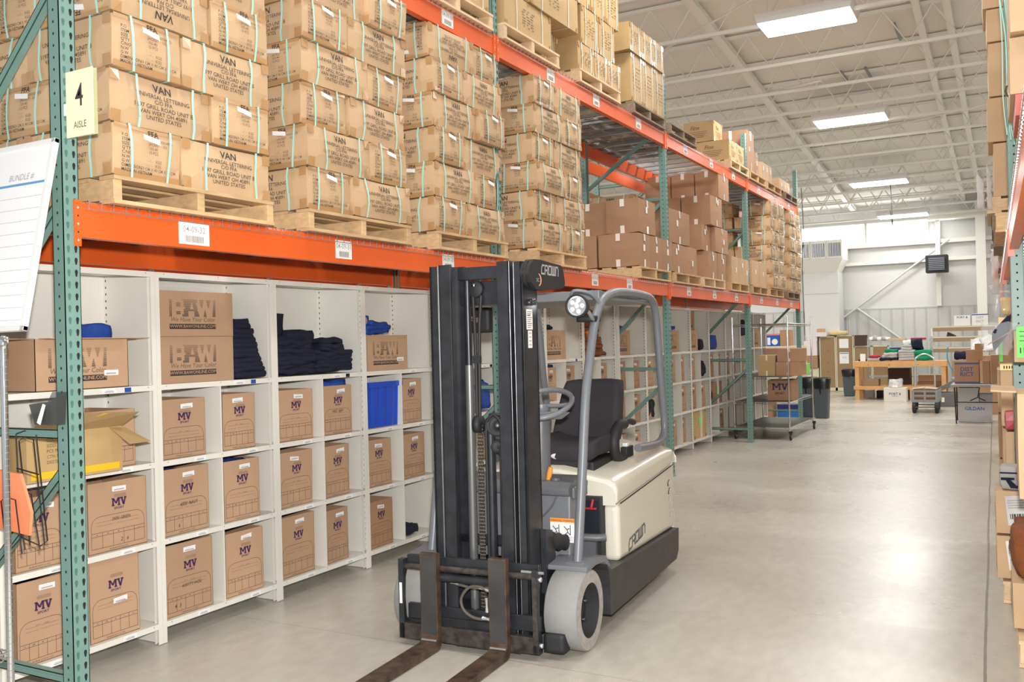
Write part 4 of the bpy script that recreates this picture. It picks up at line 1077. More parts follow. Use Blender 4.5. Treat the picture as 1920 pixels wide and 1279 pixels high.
def forklift():
    R = empty('forklift', (1.02, 1.93, 0), .068)
    tag(R, 'black and cream three-wheel electric forklift parked in the aisle', 'forklift')
    # drive wheels
    for s in (1, -1):
        c = (s * .4415, -.205, .205); q = MB()
        prof = [(.140, -.085), (.155, -.0885), (.199, -.0885), (.205, -.082), (.205, .082), (.199, .0885), (.155, .0885), (.140, .085)]
        q.lathe(prof, c, 0, TYRE, 48)
        for e in (1, -1): q.lathe([(.139, e * .0893), (.198, e * .0893)], c, 0, TYRES, 48)
        o = q.build('front_wheel', R)
        q = MB(); q.lathe([(.140, .087 * s), (.136, .086 * s), (.132, .02 * s), (.05, .022 * s), (.046, .045 * s), (.001, .045 * s)], c, 0, MATB, 36); q.build('rim', o)
        for k in range(5):
            q = MB(); a = k * 2 * PI / 5 + .3; q.lathe([(.011, .02 * s), (.011, .045 * s), (.001, .047 * s)], (c[0], c[1] + .080 * math.cos(a), c[2] + .080 * math.sin(a)), 0, MASTB, 8); q.build('wheel_nut', o)
    for s in (1, -1):
        q = MB(); q.lathe([(.10, -.06), (.165, -.06), (.17, -.05), (.17, .05), (.165, .06), (.10, .06)], (s * .09, 1.30, .17), 0, TYRE, 32); q.lathe([(.1, -.05), (.001, -.05)], (s * .09, 1.30, .17), 0, MATB, 20); q.lathe([(.1, .05), (.001, .05)], (s * .09, 1.30, .17), 0, MATB, 20); q.build('rear_wheel', R)
    # chassis skirt: dark lower body with arched front
    q = MB()
    prof = [(.055, .385), (.09, .34), (.105, .24), (.105, .092), (1.50, .092), (1.56, .14), (1.575, .29), (.40, .325), (.14, .335)]
    for s in (1, -1):
        a, b = (.36, .535) if s > 0 else (-.535, -.36); q.prism(prof, 0, a, b, SKIRT)
    q.box(-.36, .36, .10, 1.56, .13, .30, SKIRT); q.build('chassis_skirt', R, .008)
    q = MB(); q.box(-.30, .30, -.22, .12, .10, .36, SKIRT); q.build('axle_housing', R, .01)
    for s in (1, -1):
        q = MB(); a, b = (.30, .530) if s > 0 else (-.530, -.30)
        q.prism([(-.24, .405), (-.10, .415), (.04, .40), (.115, .33), (.125, .36), (.06, .43), (-.08, .445), (-.24, .43)], 0, a, b, FGREY); q.build('fender', R, .006)
    # grey cowl and floor console
    q = MB(); q.add([(-.40, -.03, .40), (.36, -.03, .40), (.36, -.01, .79), (-.40, -.01, .79), (-.40, .18, .40), (.36, .18, .40), (.36, .18, .79), (-.40, .18, .79)],
                    [(0, 1, 2, 3), (1, 5, 6, 2), (5, 4, 7, 6), (4, 0, 3, 7), (3, 2, 6, 7), (0, 4, 5, 1)], FGREY); q.build('front_cowl', R, .012)
    q = MB(); q.prism([(-.06, .76), (.22, .74), (.24, .80), (.16, .845), (-.02, .83), (-.06, .80)], 0, -.42, .37, FGREYD); q.box(.36, .385, -.01, .20, .735, .80, FGREYD); q.build('dash_shelf', R, .01)
    q = MB(); q.tube(smooth_path([(.30, -.032, .79), (.26, -.034, .70), (.17, -.036, .62), (.05, -.036, .60)], 5), .005, FGREYD, 5); q.build('cowl_seam', R)
    # warning sticker
    q = MB(); y = -.0275; q.box(.245, .385, y - .002, y, .505, .635, WHITE); q.box(.245, .385, y - .003, y - .002, .613, .635, ORP)
    q.text('WARNING', (.280, y - .004, .618), (1, 0, 0), (0, 0, 1), .014, INK); q.text('WARNING', (.352, y - .004, .618), (1, 0, 0), (0, 0, 1), .014, INK)
    for ox in (.272, .338):
        for a, b in (((-.012, .592), (.004, .575)), ((.004, .575), (.010, .560)), ((.004, .575), (.020, .582)), ((.010, .560), (.022, .548)), ((.010, .560), (-.004, .552)), ((.024, .60), (.024, .545))):
            p0, p1 = Vector((ox + a[0], y - .0035, a[1])), Vector((ox + b[0], y - .0035, b[1])); d = (p1 - p0).normalized(); nn = Vector((-d.z, 0, d.x)) * .0022
            q.add([p0 - nn, p1 - nn, p1 + nn, p0 + nn], [(0, 1, 2, 3)], INK)
    for k in range(3):
        for ox in (.253, .325): q.box(ox, ox + .052, y - .003, y - .002, .534 - k * .009, .537 - k * .009, GREYT)
    q.build('warning_label', R)
    # battery compartment front, bumper bar, red disconnect
    q = MB(); q.box(-.42, .42, .30, .42, .33, .70, MATB); q.box(.05, .41, .285, .30, .50, .68, mat('battery_black', (.02, .022, .03), .25)); q.build('battery_box', R)
    q = MB(); q.tube([(.10, .23, .478), (.42, .23, .482), (.46, .26, .483)], .022, FGREYD, 10); q.box(.10, .40, .26, .29, .34, .47, FGREYD); q.build('step_bar', R)
    q = MB(); q.tube([(.385, .275, .69), (.375, .27, .645)], .008, REDP, 8); q.box(.335, .405, .262, .280, .634, .644, REDP); q.build('battery_disconnect', R, .002)
    # cream side panels (left and right) and rear
    for s in (1, -1):
        q = MB(); a, b = sorted((s * .40, s * .503))
        q.add([(a, .375, .318), (b, .375, .318), (b, .375, .650), (a, .375, .650), (a, 1.60, .285), (b, 1.60, .285), (b, 1.60, .728), (a, 1.60, .728)],
              [(0, 1, 2, 3), (1, 5, 6, 2), (5, 4, 7, 6), (4, 0, 3, 7), (3, 2, 6, 7), (0, 4, 5, 1)], FCREAM)
        o = q.build('side_cover', R, .035, seg=4)
        if s > 0:
            t = MB(); sl = .125; ln = math.hypot(1, sl)
            block_logo(t, (.5042, .545, .350), (0, 1 / ln, sl / ln), (0, 0, 1), .058, .052, .013, FGREYD)
            for v in range(len(t.v)): pass
            t.build('maker_lettering', o)
            for k in range(5):
                z = .615 - k * .056; v = MB(); yy = 1.455 + k * .012
                v.add([(.5045, yy + .026 * math.cos(a) , z + .018 * math.sin(a) + .012 * math.cos(a)) for a in [j * PI / 6 for j in range(12)]], [tuple(range(12))], HOLE if k < 2 else ENAM)
                v.add([(.505, yy + .008 + .018 * math.cos(a), z + .013 * math.sin(a) + .009 * math.cos(a)) for a in [j * PI / 6 for j in range(12)]], [tuple(range(12))], ENAM)
                v.build('vent_slot', o)
    q = MB(); q.prism([(-.50, 1.58), (.50, 1.58), (.485, 1.66), (.42, 1.705), (-.42, 1.705), (-.485, 1.66)], 2, .29, .745, FCREAM); q.build('counterweight', R, .02, seg=3)
    # hood
    q = MB(); cs = [(-.503, .0), (-.503, .085), (-.488, .118), (-.45, .136), (-.30, .165), (-.15, .192), (.15, .192), (.30, .165), (.45, .136), (.488, .118), (.503, .085), (.503, .0)]
    ys = [(.345, .658, -.035), (.36, .658, -.006), (.40, .66, 0), (.8, .682, 0), (1.2, .705, -.004), (1.52, .728, -.012), (1.62, .735, -.020), (1.70, .735, -.055)]
    vs = []
    for y, zb, dz in ys:
        for x, h in cs:
            f = 1 if y > .35 and y < 1.69 else .965
            vs.append((x * f, y, zb + h * (1 - .10 * max(0, (y - 1.0)) / .7) + (dz if h > .05 else 0)))
    n = len(cs); fs = [(j * n + i, j * n + i + 1, (j + 1) * n + i + 1, (j + 1) * n + i) for j in range(len(ys) - 1) for i in range(n - 1)]
    fs += [tuple(range(n)), tuple(range((len(ys) - 1) * n, len(ys) * n))[::-1]]
    fs += [(j * n, (j + 1) * n, (j + 1) * n + n - 1, j * n + n - 1) for j in range(len(ys) - 1)]
    q.add(vs, fs, FCREAM, True); o = q.build('seat_hood', R); b = o.modifiers.new('bevel', 'BEVEL'); b.width = .012; b.segments = 3; b.limit_method = 'ANGLE'; b.angle_limit = math.radians(40)
    q = MB(); q.box(.25, .505, 1.625, 1.635, .70, .84, HOLE) if False else None
    q.tube([(.507, .40, .654), (.507, 1.0, .690), (.507, 1.58, .728)], .0035, HOLE, 5); q.tube([(.43, .372, .653), (.49, .372, .653)], .0035, HOLE, 5); q.build('panel_gap', R)
    # seat
    q = MB()
    soft_block(q, -.06, .335, .46, .98, .875, .985, SEATF, 3, .006, 6, (10, 10, 5), .3, lambda p, u, v, w: p + Vector((0, 0, .035 * abs(u) ** 3 - .02 * (v < 0) * v * v))); q.build('seat_cushion', R)
    def back(p, u, v, w):
        t = (w + 1) / 2; wd = 1.12 - .20 * t - .05 * math.sin(t * PI)
        return Vector((.140 - .02 * (1 - t) + (p.x - .140) * wd, p.y + .13 * t - .03 * u * u * (v < 0), p.z))
    q = MB(); soft_block(q, -.075, .355, .86, .99, .95, 1.345, SEATF, 5, .005, 5, (14, 5, 14), .62, back); q.build('seat_backrest', R)
    q = MB(); q.box(-.05, .325, .47, .96, .80, .875, MATB); q.box(-.02, .30, .45, .50, .84, .88, MATB); q.build('seat_base', R, .012)
    q = MB(); q.lathe([(.001, 0), (.045, 0), (.055, .01)], (.10, .462, .905), 1, ENAM, 20); o = q.build('seat_tag', R); o.scale = (1.0, 1, 1); 
    for v in o.data.vertices: v.co.z = .905 + (v.co.z - .905) * .38
    q = MB(); q.tube(smooth_path([(.345, 1.00, 1.055), (.345, .90, 1.055), (.345, .82, 1.01), (.345, .795, .94), (.345, .83, .865), (.345, .91, .835), (.345, .96, .85)], 5), .034, RUB, 12)
    q.tube(smooth_path([(.345, .93, 1.06), (.345, 1.08, 1.070), (.345, 1.22, 1.045)], 4), [.020] * 4 + [.022] * 4 + [.016], RUB, 10); q.build('armrest', R)
    q = MB(); q.box(.33, .375, .96, 1.10, .84, .91, MATB); q.box(.335, .37, .98, 1.03, .91, .935, ENAM); q.box(.34, .37, 1.05, 1.09, .80, .86, mat('belt_brown', (.09, .06, .045), .8)); q.build('seat_belt_buckle', R, .006)
    # steering
    t = math.radians(24); c = Vector((.155, .10, 1.245)); M = Matrix.Translation(c) @ Matrix.Rotation(t, 4, 'X')
    q = MB(); q.tube([M @ Vector((.175 * math.cos(a), .175 * math.sin(a), 0)) for a in [k * 2 * PI / 28 for k in range(28)]], .0155, FGREY, 8, closed=True)
    for a in (.0, 2.1, 4.2): q.tube([M @ Vector((0, 0, -.01)), M @ Vector((.09 * math.cos(a), .09 * math.sin(a), -.012)), M @ Vector((.172 * math.cos(a), .172 * math.sin(a), 0))], .012, FGREY, 6)
    q.lathe([(.04, 0), (.045, -.03), (.03, -.06)], c, 2, FGREY, 16); q.build('steering_wheel', R)
    q = MB(); q.add([(.06, .02, 1.20), (.30, .02, 1.215), (.34, .10, 1.20), (.06, .16, 1.20), (.08, .03, 1.15), (.25, .03, 1.165), (.28, .10, 1.16), (.08, .15, 1.15)],
                    [(0, 1, 2, 3), (7, 6, 5, 4), (0, 4, 5, 1), (1, 5, 6, 2), (2, 6, 7, 3), (3, 7, 4, 0)], FGREY); q.build('display_pod', R, .01)
    q = MB(); q.tube([(.155, .09, 1.19), (.15, .08, 1.0), (.14, .06, .82)], [.055, .062, .075], FGREYD, 10); q.build('steering_column', R)
    q = MB(); q.tube([(.215, .03, .83), (.225, .03, .87), (.232, .03, .90)], [.013, .016, .013], ORP, 8); q.build('park_brake_lever', R)
    q = MB(); q.tube([(.26, .03, .83), (.26, .03, .845)], .03, FGREYD, 12); q.build('lever_boot', R)
    # overhead guard
    path = [(-.19, .40), (-.02, .97), (.045, 1.273), (.115, 1.46), (.200, 1.655), (.275, 1.76), (.385, 1.835), (.60, 1.882), (.90, 1.892), (1.174, 1.887), (1.36, 1.868), (1.455, 1.80), (1.50, 1.66), (1.548, 1.358), (1.60, 1.14), (1.625, .985), (1.575, .915), (1.43, .885), (1.2, .892), (.98, .905)]
    path[0] = (-.135, .425); path[1] = (-.04, .86)
    for s in (1, -1):
        q = MB(); q.tube(smooth_path([(s * .44, y, z) for y, z in path], 4), .0255, FGREY, 14); q.build('guard_pillar', R)
        q = MB(); q.box(s * .44 - .05, s * .44 + .05, -.19, -.08, .425, .437, FGREY); q.build('pillar_foot', R, .004)
    q = MB(); q.box(-.43, .43, .40, 1.42, 1.835, 1.850, FGREY); q.build('roof_panel', R, .004)
    q = MB(); q.box(-.43, .43, .34, .40, 1.83, 1.885, FGREY); q.box(-.43, .43, 1.36, 1.42, 1.845, 1.885, FGREY)
    for x in (-.36, -.27, -.18, -.09, 0, .09, .18, .27, .36): q.box(x - .011, x + .011, .40, 1.38, 1.865, 1.89, FGREY)
    q.build('roof_grating', R, .004)
    # lamps
    def lamp(cx, cy, cz, name):
        d = MB(); d.lathe([(.030, .075), (.052, .05), (.062, .0), (.064, -.03), (.058, -.03), (.054, -.022)], (cx, cy, cz), 1, MATB, 24)
        o = d.build(name, R); d = MB(); d.lathe([(.054, -.021), (.001, -.018)], (cx, cy, cz), 1, REFL, 20)
        for k in range(5):
            a = k * 2 * PI / 5; d.lathe([(.014, -.022), (.001, -.030)], (cx + .032 * math.cos(a), cy, cz + .032 * math.sin(a)), 1, WHITE, 8)
        d.lathe([(.014, -.022), (.001, -.030)], (cx, cy, cz), 1, WHITE, 8); d.build('lamp_glass', o)
        d = MB(); d.tube(smooth_path([(cx + .03, cy + .06, cz - .02), (cx + .05, cy + .09, cz - .07), (cx + .03, cy + .14, cz - .08)], 4), .012, FGREY, 7)
        d.tube(smooth_path([(cx - .05, cy + .03, cz + .04), (cx - .03, cy + .02, cz + .085), (cx + .05, cy + .06, cz + .07), (cx + .08, cy + .12, cz + .02)], 4), .010, FGREY, 6); d.build('lamp_bracket', o)
    lamp(.405, .06, 1.787, 'work_light')
    q = MB(); soft_block(q, -.49, -.33, .45, .51, 1.66, 1.82, MATB, 2, .001, 3, (6, 4, 6), .25); o = q.build('left_work_light', R)
    q = MB(); q.tube([(-.44, .44, 1.75), (-.40, .42, 1.74)], .018, CHROME, 8); q.build('bracket_bolt', o)
    q = MB(); soft_block(q, .36, .46, .14, .28, 1.70, 1.735, MATB, 6, .001, 3, (5, 5, 3), .3); q.build('light_underside_pod', R)
    # mast
    c0 = .012
    for s in (1, -1):
        q = MB(); w = c0 + s * .270
        q.box(*sorted((w, w - s * .014)), -.405, -.220, .075, 2.008, MASTB)
        q.box(*sorted((w, w - s * .050)), -.405, -.388, .075, 2.008, MASTB); q.box(*sorted((w, w - s * .050)), -.237, -.220, .075, 2.008, MASTB)
        q.box(*sorted((w - s * .048, w - s * .050)), -.406, -.404, .08, 2.006, STEELW)
        q.build('outer_mast_rail', R, .003)
        q = MB(); w = c0 + s * .207
        q.box(*sorted((w, w - s * .014)), -.425, -.245, .10, 2.012, MASTB)
        q.box(*sorted((w, w - s * .072)), -.425, -.408, .10, 2.012, MASTB); q.box(*sorted((w, w - s * .072)), -.262, -.245, .10, 2.012, MASTB)
        q.box(*sorted((w - s * .0005, w - s * .0025)), -.426, -.424, .10, 2.01, STEELW)
        q.build('inner_mast_rail', R, .003)
        q = MB(); q.tube([(c0 + s * .100, -.30, .12), (c0 + s * .100, -.30, 1.48)], .024, mat('cylinder_grey', (.20, .20, .195), .3, metal=.5), 12)
        q.tube([(c0 + s * .100, -.30, 1.48), (c0 + s * .100, -.30, 1.93)], .018, MASTB, 12); q.build('lift_cylinder', R)
    q = MB(); q.box(c0 - .15, c0 + .15, -.285, -.262, 1.80, 1.925, MASTB); q.prism([(c0 - .14, -.33), (c0 + .14, -.33), (c0 + .14, -.29), (c0 + .02, -.27), (c0 - .02, -.27), (c0 - .14, -.29)], 2, 1.935, 2.0, MASTB)
    q.build('mast_crossmember', R, .004)
    for a, b in ((.10, .22), (.52, .57)):
        q = MB(); q.box(c0 - .21, c0 + .21, -.262, -.240, a, b, MASTB); q.build('mast_crossmember', R, .004)
    q = MB(); q.tube([(.022, -.285, .10), (.022, -.285, 1.13)], .026, MASTB, 14); q.tube([(.022, -.285, 1.13), (.022, -.285, 1.20)], .018, STEELW, 12); q.build('centre_cylinder', R)
    # chain
    q = MB(); z = .14; k = 0; x0 = -.030
    while z < 1.17:
        for dx in ((-.013, .0, .013) if k % 2 == 0 else (-.0075, .0075)):
            q.box(x0 + dx - .0016, x0 + dx + .0016, -.312, -.300, z - .012, z + .012, mat('chain_plate', (.14, .11, .08), .4, metal=.6, var=.3, vscale=60))
        q.tube([(x0 - .017, -.306, z), (x0 + .017, -.306, z)], .0035, STEELW, 5); z += .0185; k += 1
    q.build('lift_chain', R)
    # pulleys and hoses
    q = MB(); q.lathe([(.018, -.012), (.045, -.012), (.060, -.018), (.060, .018), (.045, .012), (.018, .012), (.018, .02), (.001, .02)], (.058, -.28, 1.160), 0, MATB, 24)
    q.lathe([(.01, .0), (.01, .032), (.001, .034)], (.058, -.28, 1.160), 0, STEELW, 8)
    for v in range(len(q.v)):   # turn the sheave to face forward-right
        p = Vector(q.v[v]) - Vector((.058, -.28, 1.16)); p = Matrix.Rotation(-.95, 3, 'Z') @ p; q.v[v] = tuple(p + Vector((.058, -.28, 1.16)))
    q.build('hose_pulley', R)
    q = MB(); q.lathe([(.014, -.010), (.040, -.012), (.040, .012), (.014, .010), (.001, .012)], (.060, -.28, 1.045), 0, MATB, 20); q.lathe([(.008, .0), (.008, .022), (.001, .024)], (.060, -.28, 1.045), 0, RUSTP, 8)
    for v in range(len(q.v)):
        p = Vector(q.v[v]) - Vector((.060, -.28, 1.045)); p = Matrix.Rotation(-.95, 3, 'Z') @ p; q.v[v] = tuple(p + Vector((.060, -.28, 1.045)))
    q.build('hose_pulley', R)
    q = MB(); q.lathe([(.001, -.02), (.01, -.02), (.035, -.02), (.046, -.018), (.046, .018), (.01, .02), (.001, .02)], (-.035, -.31, 1.165), 0, MATB, 20); q.build('chain_sheave', R)
    q = MB(); q.lathe([(.001, -.022), (.040, -.020), (.046, -.016), (.046, .016), (.040, .018)], (-.04, -.29, 1.885), 1, MATB, 24); o = q.build('top_sheave', R)
    q = MB(); q.lathe([(.001, -.036), (.012, -.034), (.013, -.018)], (-.04, -.29, 1.905), 1, CHROME, 6); q.build('sheave_bolt', o)
    for dx, zz in ((0, 0), (.022, .0)):
        q = MB(); pa = [(-.055 + dx * 2.2, -.30, 1.85), (-.050 + dx * 1.4, -.30, 1.7), (-.047 + dx, -.30, 1.55), (-.047 + dx * .7, -.30, 1.2)]
        q.tube(smooth_path(pa, 4), .0095, RUB, 8); q.build('hydraulic_hose', R)
    q = MB(); q.box(-.062, -.018, -.31, -.29, 1.49, 1.53, MASTB); q.build('hose_clamp', R)
    for k, (xa, ra) in enumerate(((.012, 1.), (.100, .9))):
        q = MB(); q.tube(smooth_path([(xa - .01 * k, -.315, .44), (xa, -.315, .8), (xa, -.318, 1.12), (xa + (.012 if k == 0 else -.006), -.32, 1.19), (.058, -.32, 1.222), (xa + (.02 if k == 0 else .003), -.312, 1.215)], 4), .0085, RUB, 8); q.build('hydraulic_hose', R)
        q = MB(); q.tube([(xa + .018 - .03 * k, -.300, .44), (xa + .016 - .03 * k, -.300, 1.05)], .0085, RUB, 8); q.build('hydraulic_hose', R)
    # black valve cover with lettering on the right top
    pr = [(-.44, 1.945), (-.415, 1.99), (-.36, 2.018), (-.28, 2.020), (.0, 2.010), (.035, 1.995), (.062, 1.915), (.045, 1.890), (-.02, 1.880), (-.25, 1.862), (-.34, 1.865), (-.41, 1.90)]
    q = MB(); q.prism(pr, 0, .283, .332, MATB); o = q.build('mast_cover', R, .012, seg=3)
    q = MB(); q.lathe([(.058, .0), (.070, .012), (.070, .03)], (.282, -.365, 1.942), 0, MATB, 24); q.build('cover_collar', o)
    q = MB(); block_logo(q, (.3328, -.275, 1.950), (0, 1, 0), (0, 0, 1), .044, .036, .0085, mat('badge_grey', (.50, .50, .50), .4))
    q.text('SC', (.3328, -.34, 1.905), (0, 1, 0), (0, 0, 1), .026, mat('badge_grey', (.5, .5, .5), .4), 'LEFT', wide=1.3)
    arc = []
    for j in range(13):
        a = -PI / 2 * .95 + PI * .95 * j / 12; arc.append((a, .030 + .003, .030 - .009 * math.cos(a)))
    vs = [(.333, -.315 + 1.25 * ro * math.cos(a), 1.915 + ro * math.sin(a)) for a, ro, ri in arc] + [(.333, -.315 + 1.25 * ri * math.cos(a), 1.915 + ri * math.sin(a)) for a, ro, ri in arc]
    q.add(vs, [(j, j + 1, 14 + j, 13 + j) for j in range(12)], mat('badge_orange', (.9, .42, .18), .4)); q.build('cover_lettering', o)
    q = MB(); q.box(.2822, .2835, -.365, -.290, 1.66, 1.765, WHITE); q.box(.2822, .2835, -.350, -.300, 1.565, 1.655, WHITE)
    for k in range(9): q.box(.2835, .2838, -.358, -.297 - .01 * (k % 3), 1.750 - k * .010, 1.753 - k * .010 + (.003 if k in (2,) else 0), INKF)
    for k in range(4): q.box(.2835, .2838, -.340, -.310, 1.64 - k * .02, 1.643 - k * .02, INKF)
    q.build('data_sticker', R)
    q = MB(); q.lathe([(.018, 0), (.018, .02), (.001, .022)], (.280, -.33, 1.80), 0, MASTB, 10); q.lathe([(.014, 0), (.014, .02), (.001, .022)], (.280, -.285, 1.80), 0, MASTB, 10); q.build('mast_bolt', R)
    # tilt cylinder boot
    for s in (1, -1):
        q = MB(); q.lathe([(.001, -.040), (.055, -.036), (.060, -.015), (.052, .0)], (c0 + s * .235, -.165, .535), 1, RUB, 20)
        pts = []; k = 0
        rs = [.045, .055, .045, .054, .042, .05, .038, .045]
        q.tube([(c0 + s * (.235 + .012 * j), -.16 + .018 * j, .535 - .004 * j) for j in range(8)], rs, RUB, 16)
        q.build('tilt_cylinder_boot', R)
    for a, b in ((.285, .315), (-.29, -.26)):
        q = MB(); q.prism([(-.26, .62), (-.17, .60), (-.13, .46), (-.18, .30), (-.26, .28)], 0, a, b, MASTB); q.build('mast_hanger', R, .006)
    # carriage and side-shifter
    cc = -.053
    q = MB(); q.box(cc - .37, cc + .40, -.435, -.405, .395, .475, MASTB); q.box(cc - .37, cc + .40, -.435, -.405, .135, .215, MASTB)
    q.box(cc - .20, cc + .20, -.425, -.41, .20, .40, MASTB) if False else None
    q.box(cc - .21, cc - .17, -.43, -.41, .13, .47, MASTB); q.box(cc + .19, cc + .23, -.43, -.41, .13, .47, MASTB)
    q.build('carriage_bar', R, .004)
    q = MB(); q.tube([(cc - .385, -.452, .418), (cc + .385, -.452, .418)], .017, RUSTP, 10); q.build('shifter_rod', R)
    q = MB(); q.tube([(cc - .19, -.448, .372), (cc + .20, -.448, .372)], .024, MASTB, 14); q.tube([(cc + .31, -.45, .44), (cc + .43, -.45, .44)], .008, STEELW, 8); q.build('shifter_cylinder', R)
    q = MB(); q.prism([(-.47, .035), (-.43, .035), (-.43, .118), (-.47, .118)], 0, cc - .40, cc + .40, RUSTP); q.box(cc - .19, cc + .20, -.445, -.415, .10, .16, MASTB)
    q.box(cc - .07, cc + .30, -.465, -.44, .028, .04, RUSTP); q.build('lower_carriage_bar', R, .003)
    for s in (1, -1):
        q = MB(); x = cc + s * .405; pr = [(-.47, .035), (-.47, .455), (-.425, .455), (-.425, .40), (-.445, .36), (-.452, .25), (-.445, .15), (-.42, .11), (-.42, .035)]
        q.prism(pr, 0, *sorted((x, x - s * .032)), MASTB); o = q.build('side_bracket', R, .003)
        q = MB(); q.box(*sorted((x - s * .004, x - s * .030)), -.4715, -.4700, .08, .42, RUSTP) if s > 0 else q.box(x + .006, x + .022, -.4715, -.4700, .22, .33, WHITE); q.build('bracket_face', o)
        q = MB()
        for z in (.075, .405): q.lathe([(.013, 0), (.013, s * .012), (.001, s * .014)], (x, -.445, z), 0, ALU, 8)
        q.build('bracket_bolt', o)
    q = MB(); soft_block(q, .355, .465, -.42, -.33, .035, .13, MATB, 4, .001, 3, (5, 5, 5), .2); q.build('mast_foot', R)
    q = MB(); soft_block(q, -.44, -.33, -.42, -.33, .035, .13, MATB, 4, .001, 3, (5, 5, 5), .2); q.build('mast_foot', R)
    # hose loop with fittings
    q = MB(); q.tube(smooth_path([(.06, -.445, .322), (.02, -.455, .345), (-.04, -.46, .335), (-.085, -.46, .275), (-.07, -.46, .215), (-.01, -.455, .180), (.07, -.445, .178)], 5), .0085, mat('hose_brown', (.10, .085, .07), .6), 8)
    q.tube(smooth_path([(-.14, -.445, .352), (-.07, -.455, .340), (0, -.45, .335), (.08, -.44, .338)], 4), .008, mat('hose_brown', (.1, .085, .07), .6), 8); q.build('hydraulic_hose', R)
    for a, b in (((-.15, -.445, .352), (-.10, -.45, .346)), ((.02, -.45, .340), (.075, -.445, .325)), ((.055, -.447, .29), (.058, -.447, .215)), ((.03, -.45, .183), (.08, -.445, .178))):
        q = MB(); q.tube([a, ((a[0] + b[0]) / 2, (a[1] + b[1]) / 2, (a[2] + b[2]) / 2), b], [.013, .009, .013], ALU, 6); q.build('hose_fitting', R)
    # forks
    for x0, x1 in ((-.298, -.200), (.100, .197)):
        q = MB(); yf = -.512; t = .040
        out = [(yf + t, .508), (yf + t, .05), (yf + t - .004, .026), (yf + t - .02, .008), (yf + t - .05, .004), (-1.45, .010), (-1.56, .018), (-1.56, .026), (-1.45, .040), (yf - .03, .046), (yf - .006, .052), (yf, .068), (yf, .508)]
        q.prism([(a, b) for a, b in out], 0, x0, x1, RUST); o = q.build('fork', R, .004)
        e = MB(); e.box(x0 + .006, x1 - .006, yf - .001, yf, .085, .50, mat('fork_shank', (.055, .052, .052), .45, metal=.2, var=.25, vscale=7)) ; e.build('shank_paint', o)
        e = MB(); e.tube([(x0 + .004, yf - .006, .058), (x1 - .004, yf - .006, .058)], .006, STEELW, 8, cap=False); e.build('worn_heel', o)
        e = MB(); e.box(x0 + .01, x1 - .01, yf + t, yf + t + .035, .40, .47, MASTB); e.build('fork_hook', o)
forklift()

# ================================================================== RIGHT-HAND RACK (turned about one degree off the left one)
DR = .019
def RX(y, off=0.): return 3.500 - DR * (y - 3.72) + off
for i, y in enumerate((3.72, 7.45, 11.2, 14.9)):
    o = copy_tree(fr_tall.o); place(o, (RX(y), y, 0), PI + DR); tag(o, 'green upright frame of the right-hand rack, %s' % ('pale lit post nearest the camera', 'second back', 'third back', 'farthest')[i], 'rack frame', 'upright frames of the right rack')
for i, (ya, yb) in enumerate(((-.02, 3.72), (3.80, 7.45), (7.53, 11.2), (11.28, 14.9))):
    L = round(yb - ya, 3)
    for lev, z in ((0, 2.235), (1, 4.48)):
        if i == 0 and lev: continue
        if L not in beamproto: beamproto[L] = Proto(make_beam(L))
        o = beamproto[L].get(); place(o, (RX(yb, -.004), yb, z), PI + DR)
        for ch in [c for c in o.children if c.name.startswith('location')]: bpy.data.objects.remove(ch)
        tag(o, 'orange beam of the right-hand rack, %s level, %s' % (('lower', 'upper')[lev], ('nearest bay', 'second bay', 'third bay', 'farthest bay')[i]), 'rack beam', 'orange beams of the right rack')
        o = make_deck(.03, L - .03); place(o, (RX(yb), yb, z), PI + DR); tag(o, 'wire deck of the right-hand rack, %s level, %s' % (('lower', 'upper')[lev], ('nearest bay', 'second bay', 'third bay', 'farthest bay')[i]), 'wire deck', 'wire decks of the right rack')
GR = 'cartons on the right-hand rack'
def rbox(xoff, y0, L, z, H, lab, m=BROWN, W=.9, grp=GR, **kw):
    kw.setdefault('patch', False)
    key = ('r', W, L, H, m.name, str(kw))
    if key not in PLAIN: PLAIN[key] = Proto(plain_carton(W, L, H, m, seed=len(PLAIN), **kw))
    o = PLAIN[key].get(); place(o, (RX(y0, xoff), y0 + L, z), PI + DR); return tag(o, lab, 'carton', grp)
def rpallet(kind, xoff, y0, z, lab):
    o = PAL[kind].get(); place(o, (RX(y0, xoff), y0 + 1.0, z), PI + DR); return tag(o, lab, 'pallet', 'pallets on the right-hand side')
# second bay above the beam: tall wrapped column
rpallet('d', -.10, 5.40, 2.241, 'dark pallet on the right rack under a pale one')
rpallet('d', -.11, 5.42, 2.370, 'second dark pallet on the right rack, middle of three')
rpallet('p', -.14, 5.42, 2.499, 'pale wooden pallet under the tall right-hand carton column')
z = 2.632
for k, (h, off) in enumerate(((.42, -.08), (.35, -.115), (.42, -.10), (.26, -.105), (.20, -.13))):
    rbox(off, 5.5, .62, z, h, 'taped brown carton, %s from the bottom of the tall right-hand column' % ORD[k], KRAFT, W=.9, tape='clear' if k % 2 else True); z += h + .004
rpallet('w', -.09, 4.25, 2.241, 'wooden pallet just behind the pale right-hand post')
for k in range(3): rbox(.03, 4.2, .95, 2.37 + k * .50, .495, 'brown carton %s right behind the pale right-hand post' % ('low', 'mid height', 'high')[k], BROWN)
for k, (y, off) in enumerate(((8.2, -.10), (9.5, -.08), (12.2, -.10))):
    rpallet('dwp'[k], off, y, 2.241, 'pallet on the right rack lower level, %s behind the second post' % ORD[k])
    rpallet('dwp'[k], off - .02, y + .02, 2.373, 'upper of two stacked pallets on the right rack, %s position' % ORD[k])
    rbox(off + .01, y + .05, .9, 2.505, .55, 'brown carton on stacked pallets of the right rack, %s position' % ORD[k], BROWN)
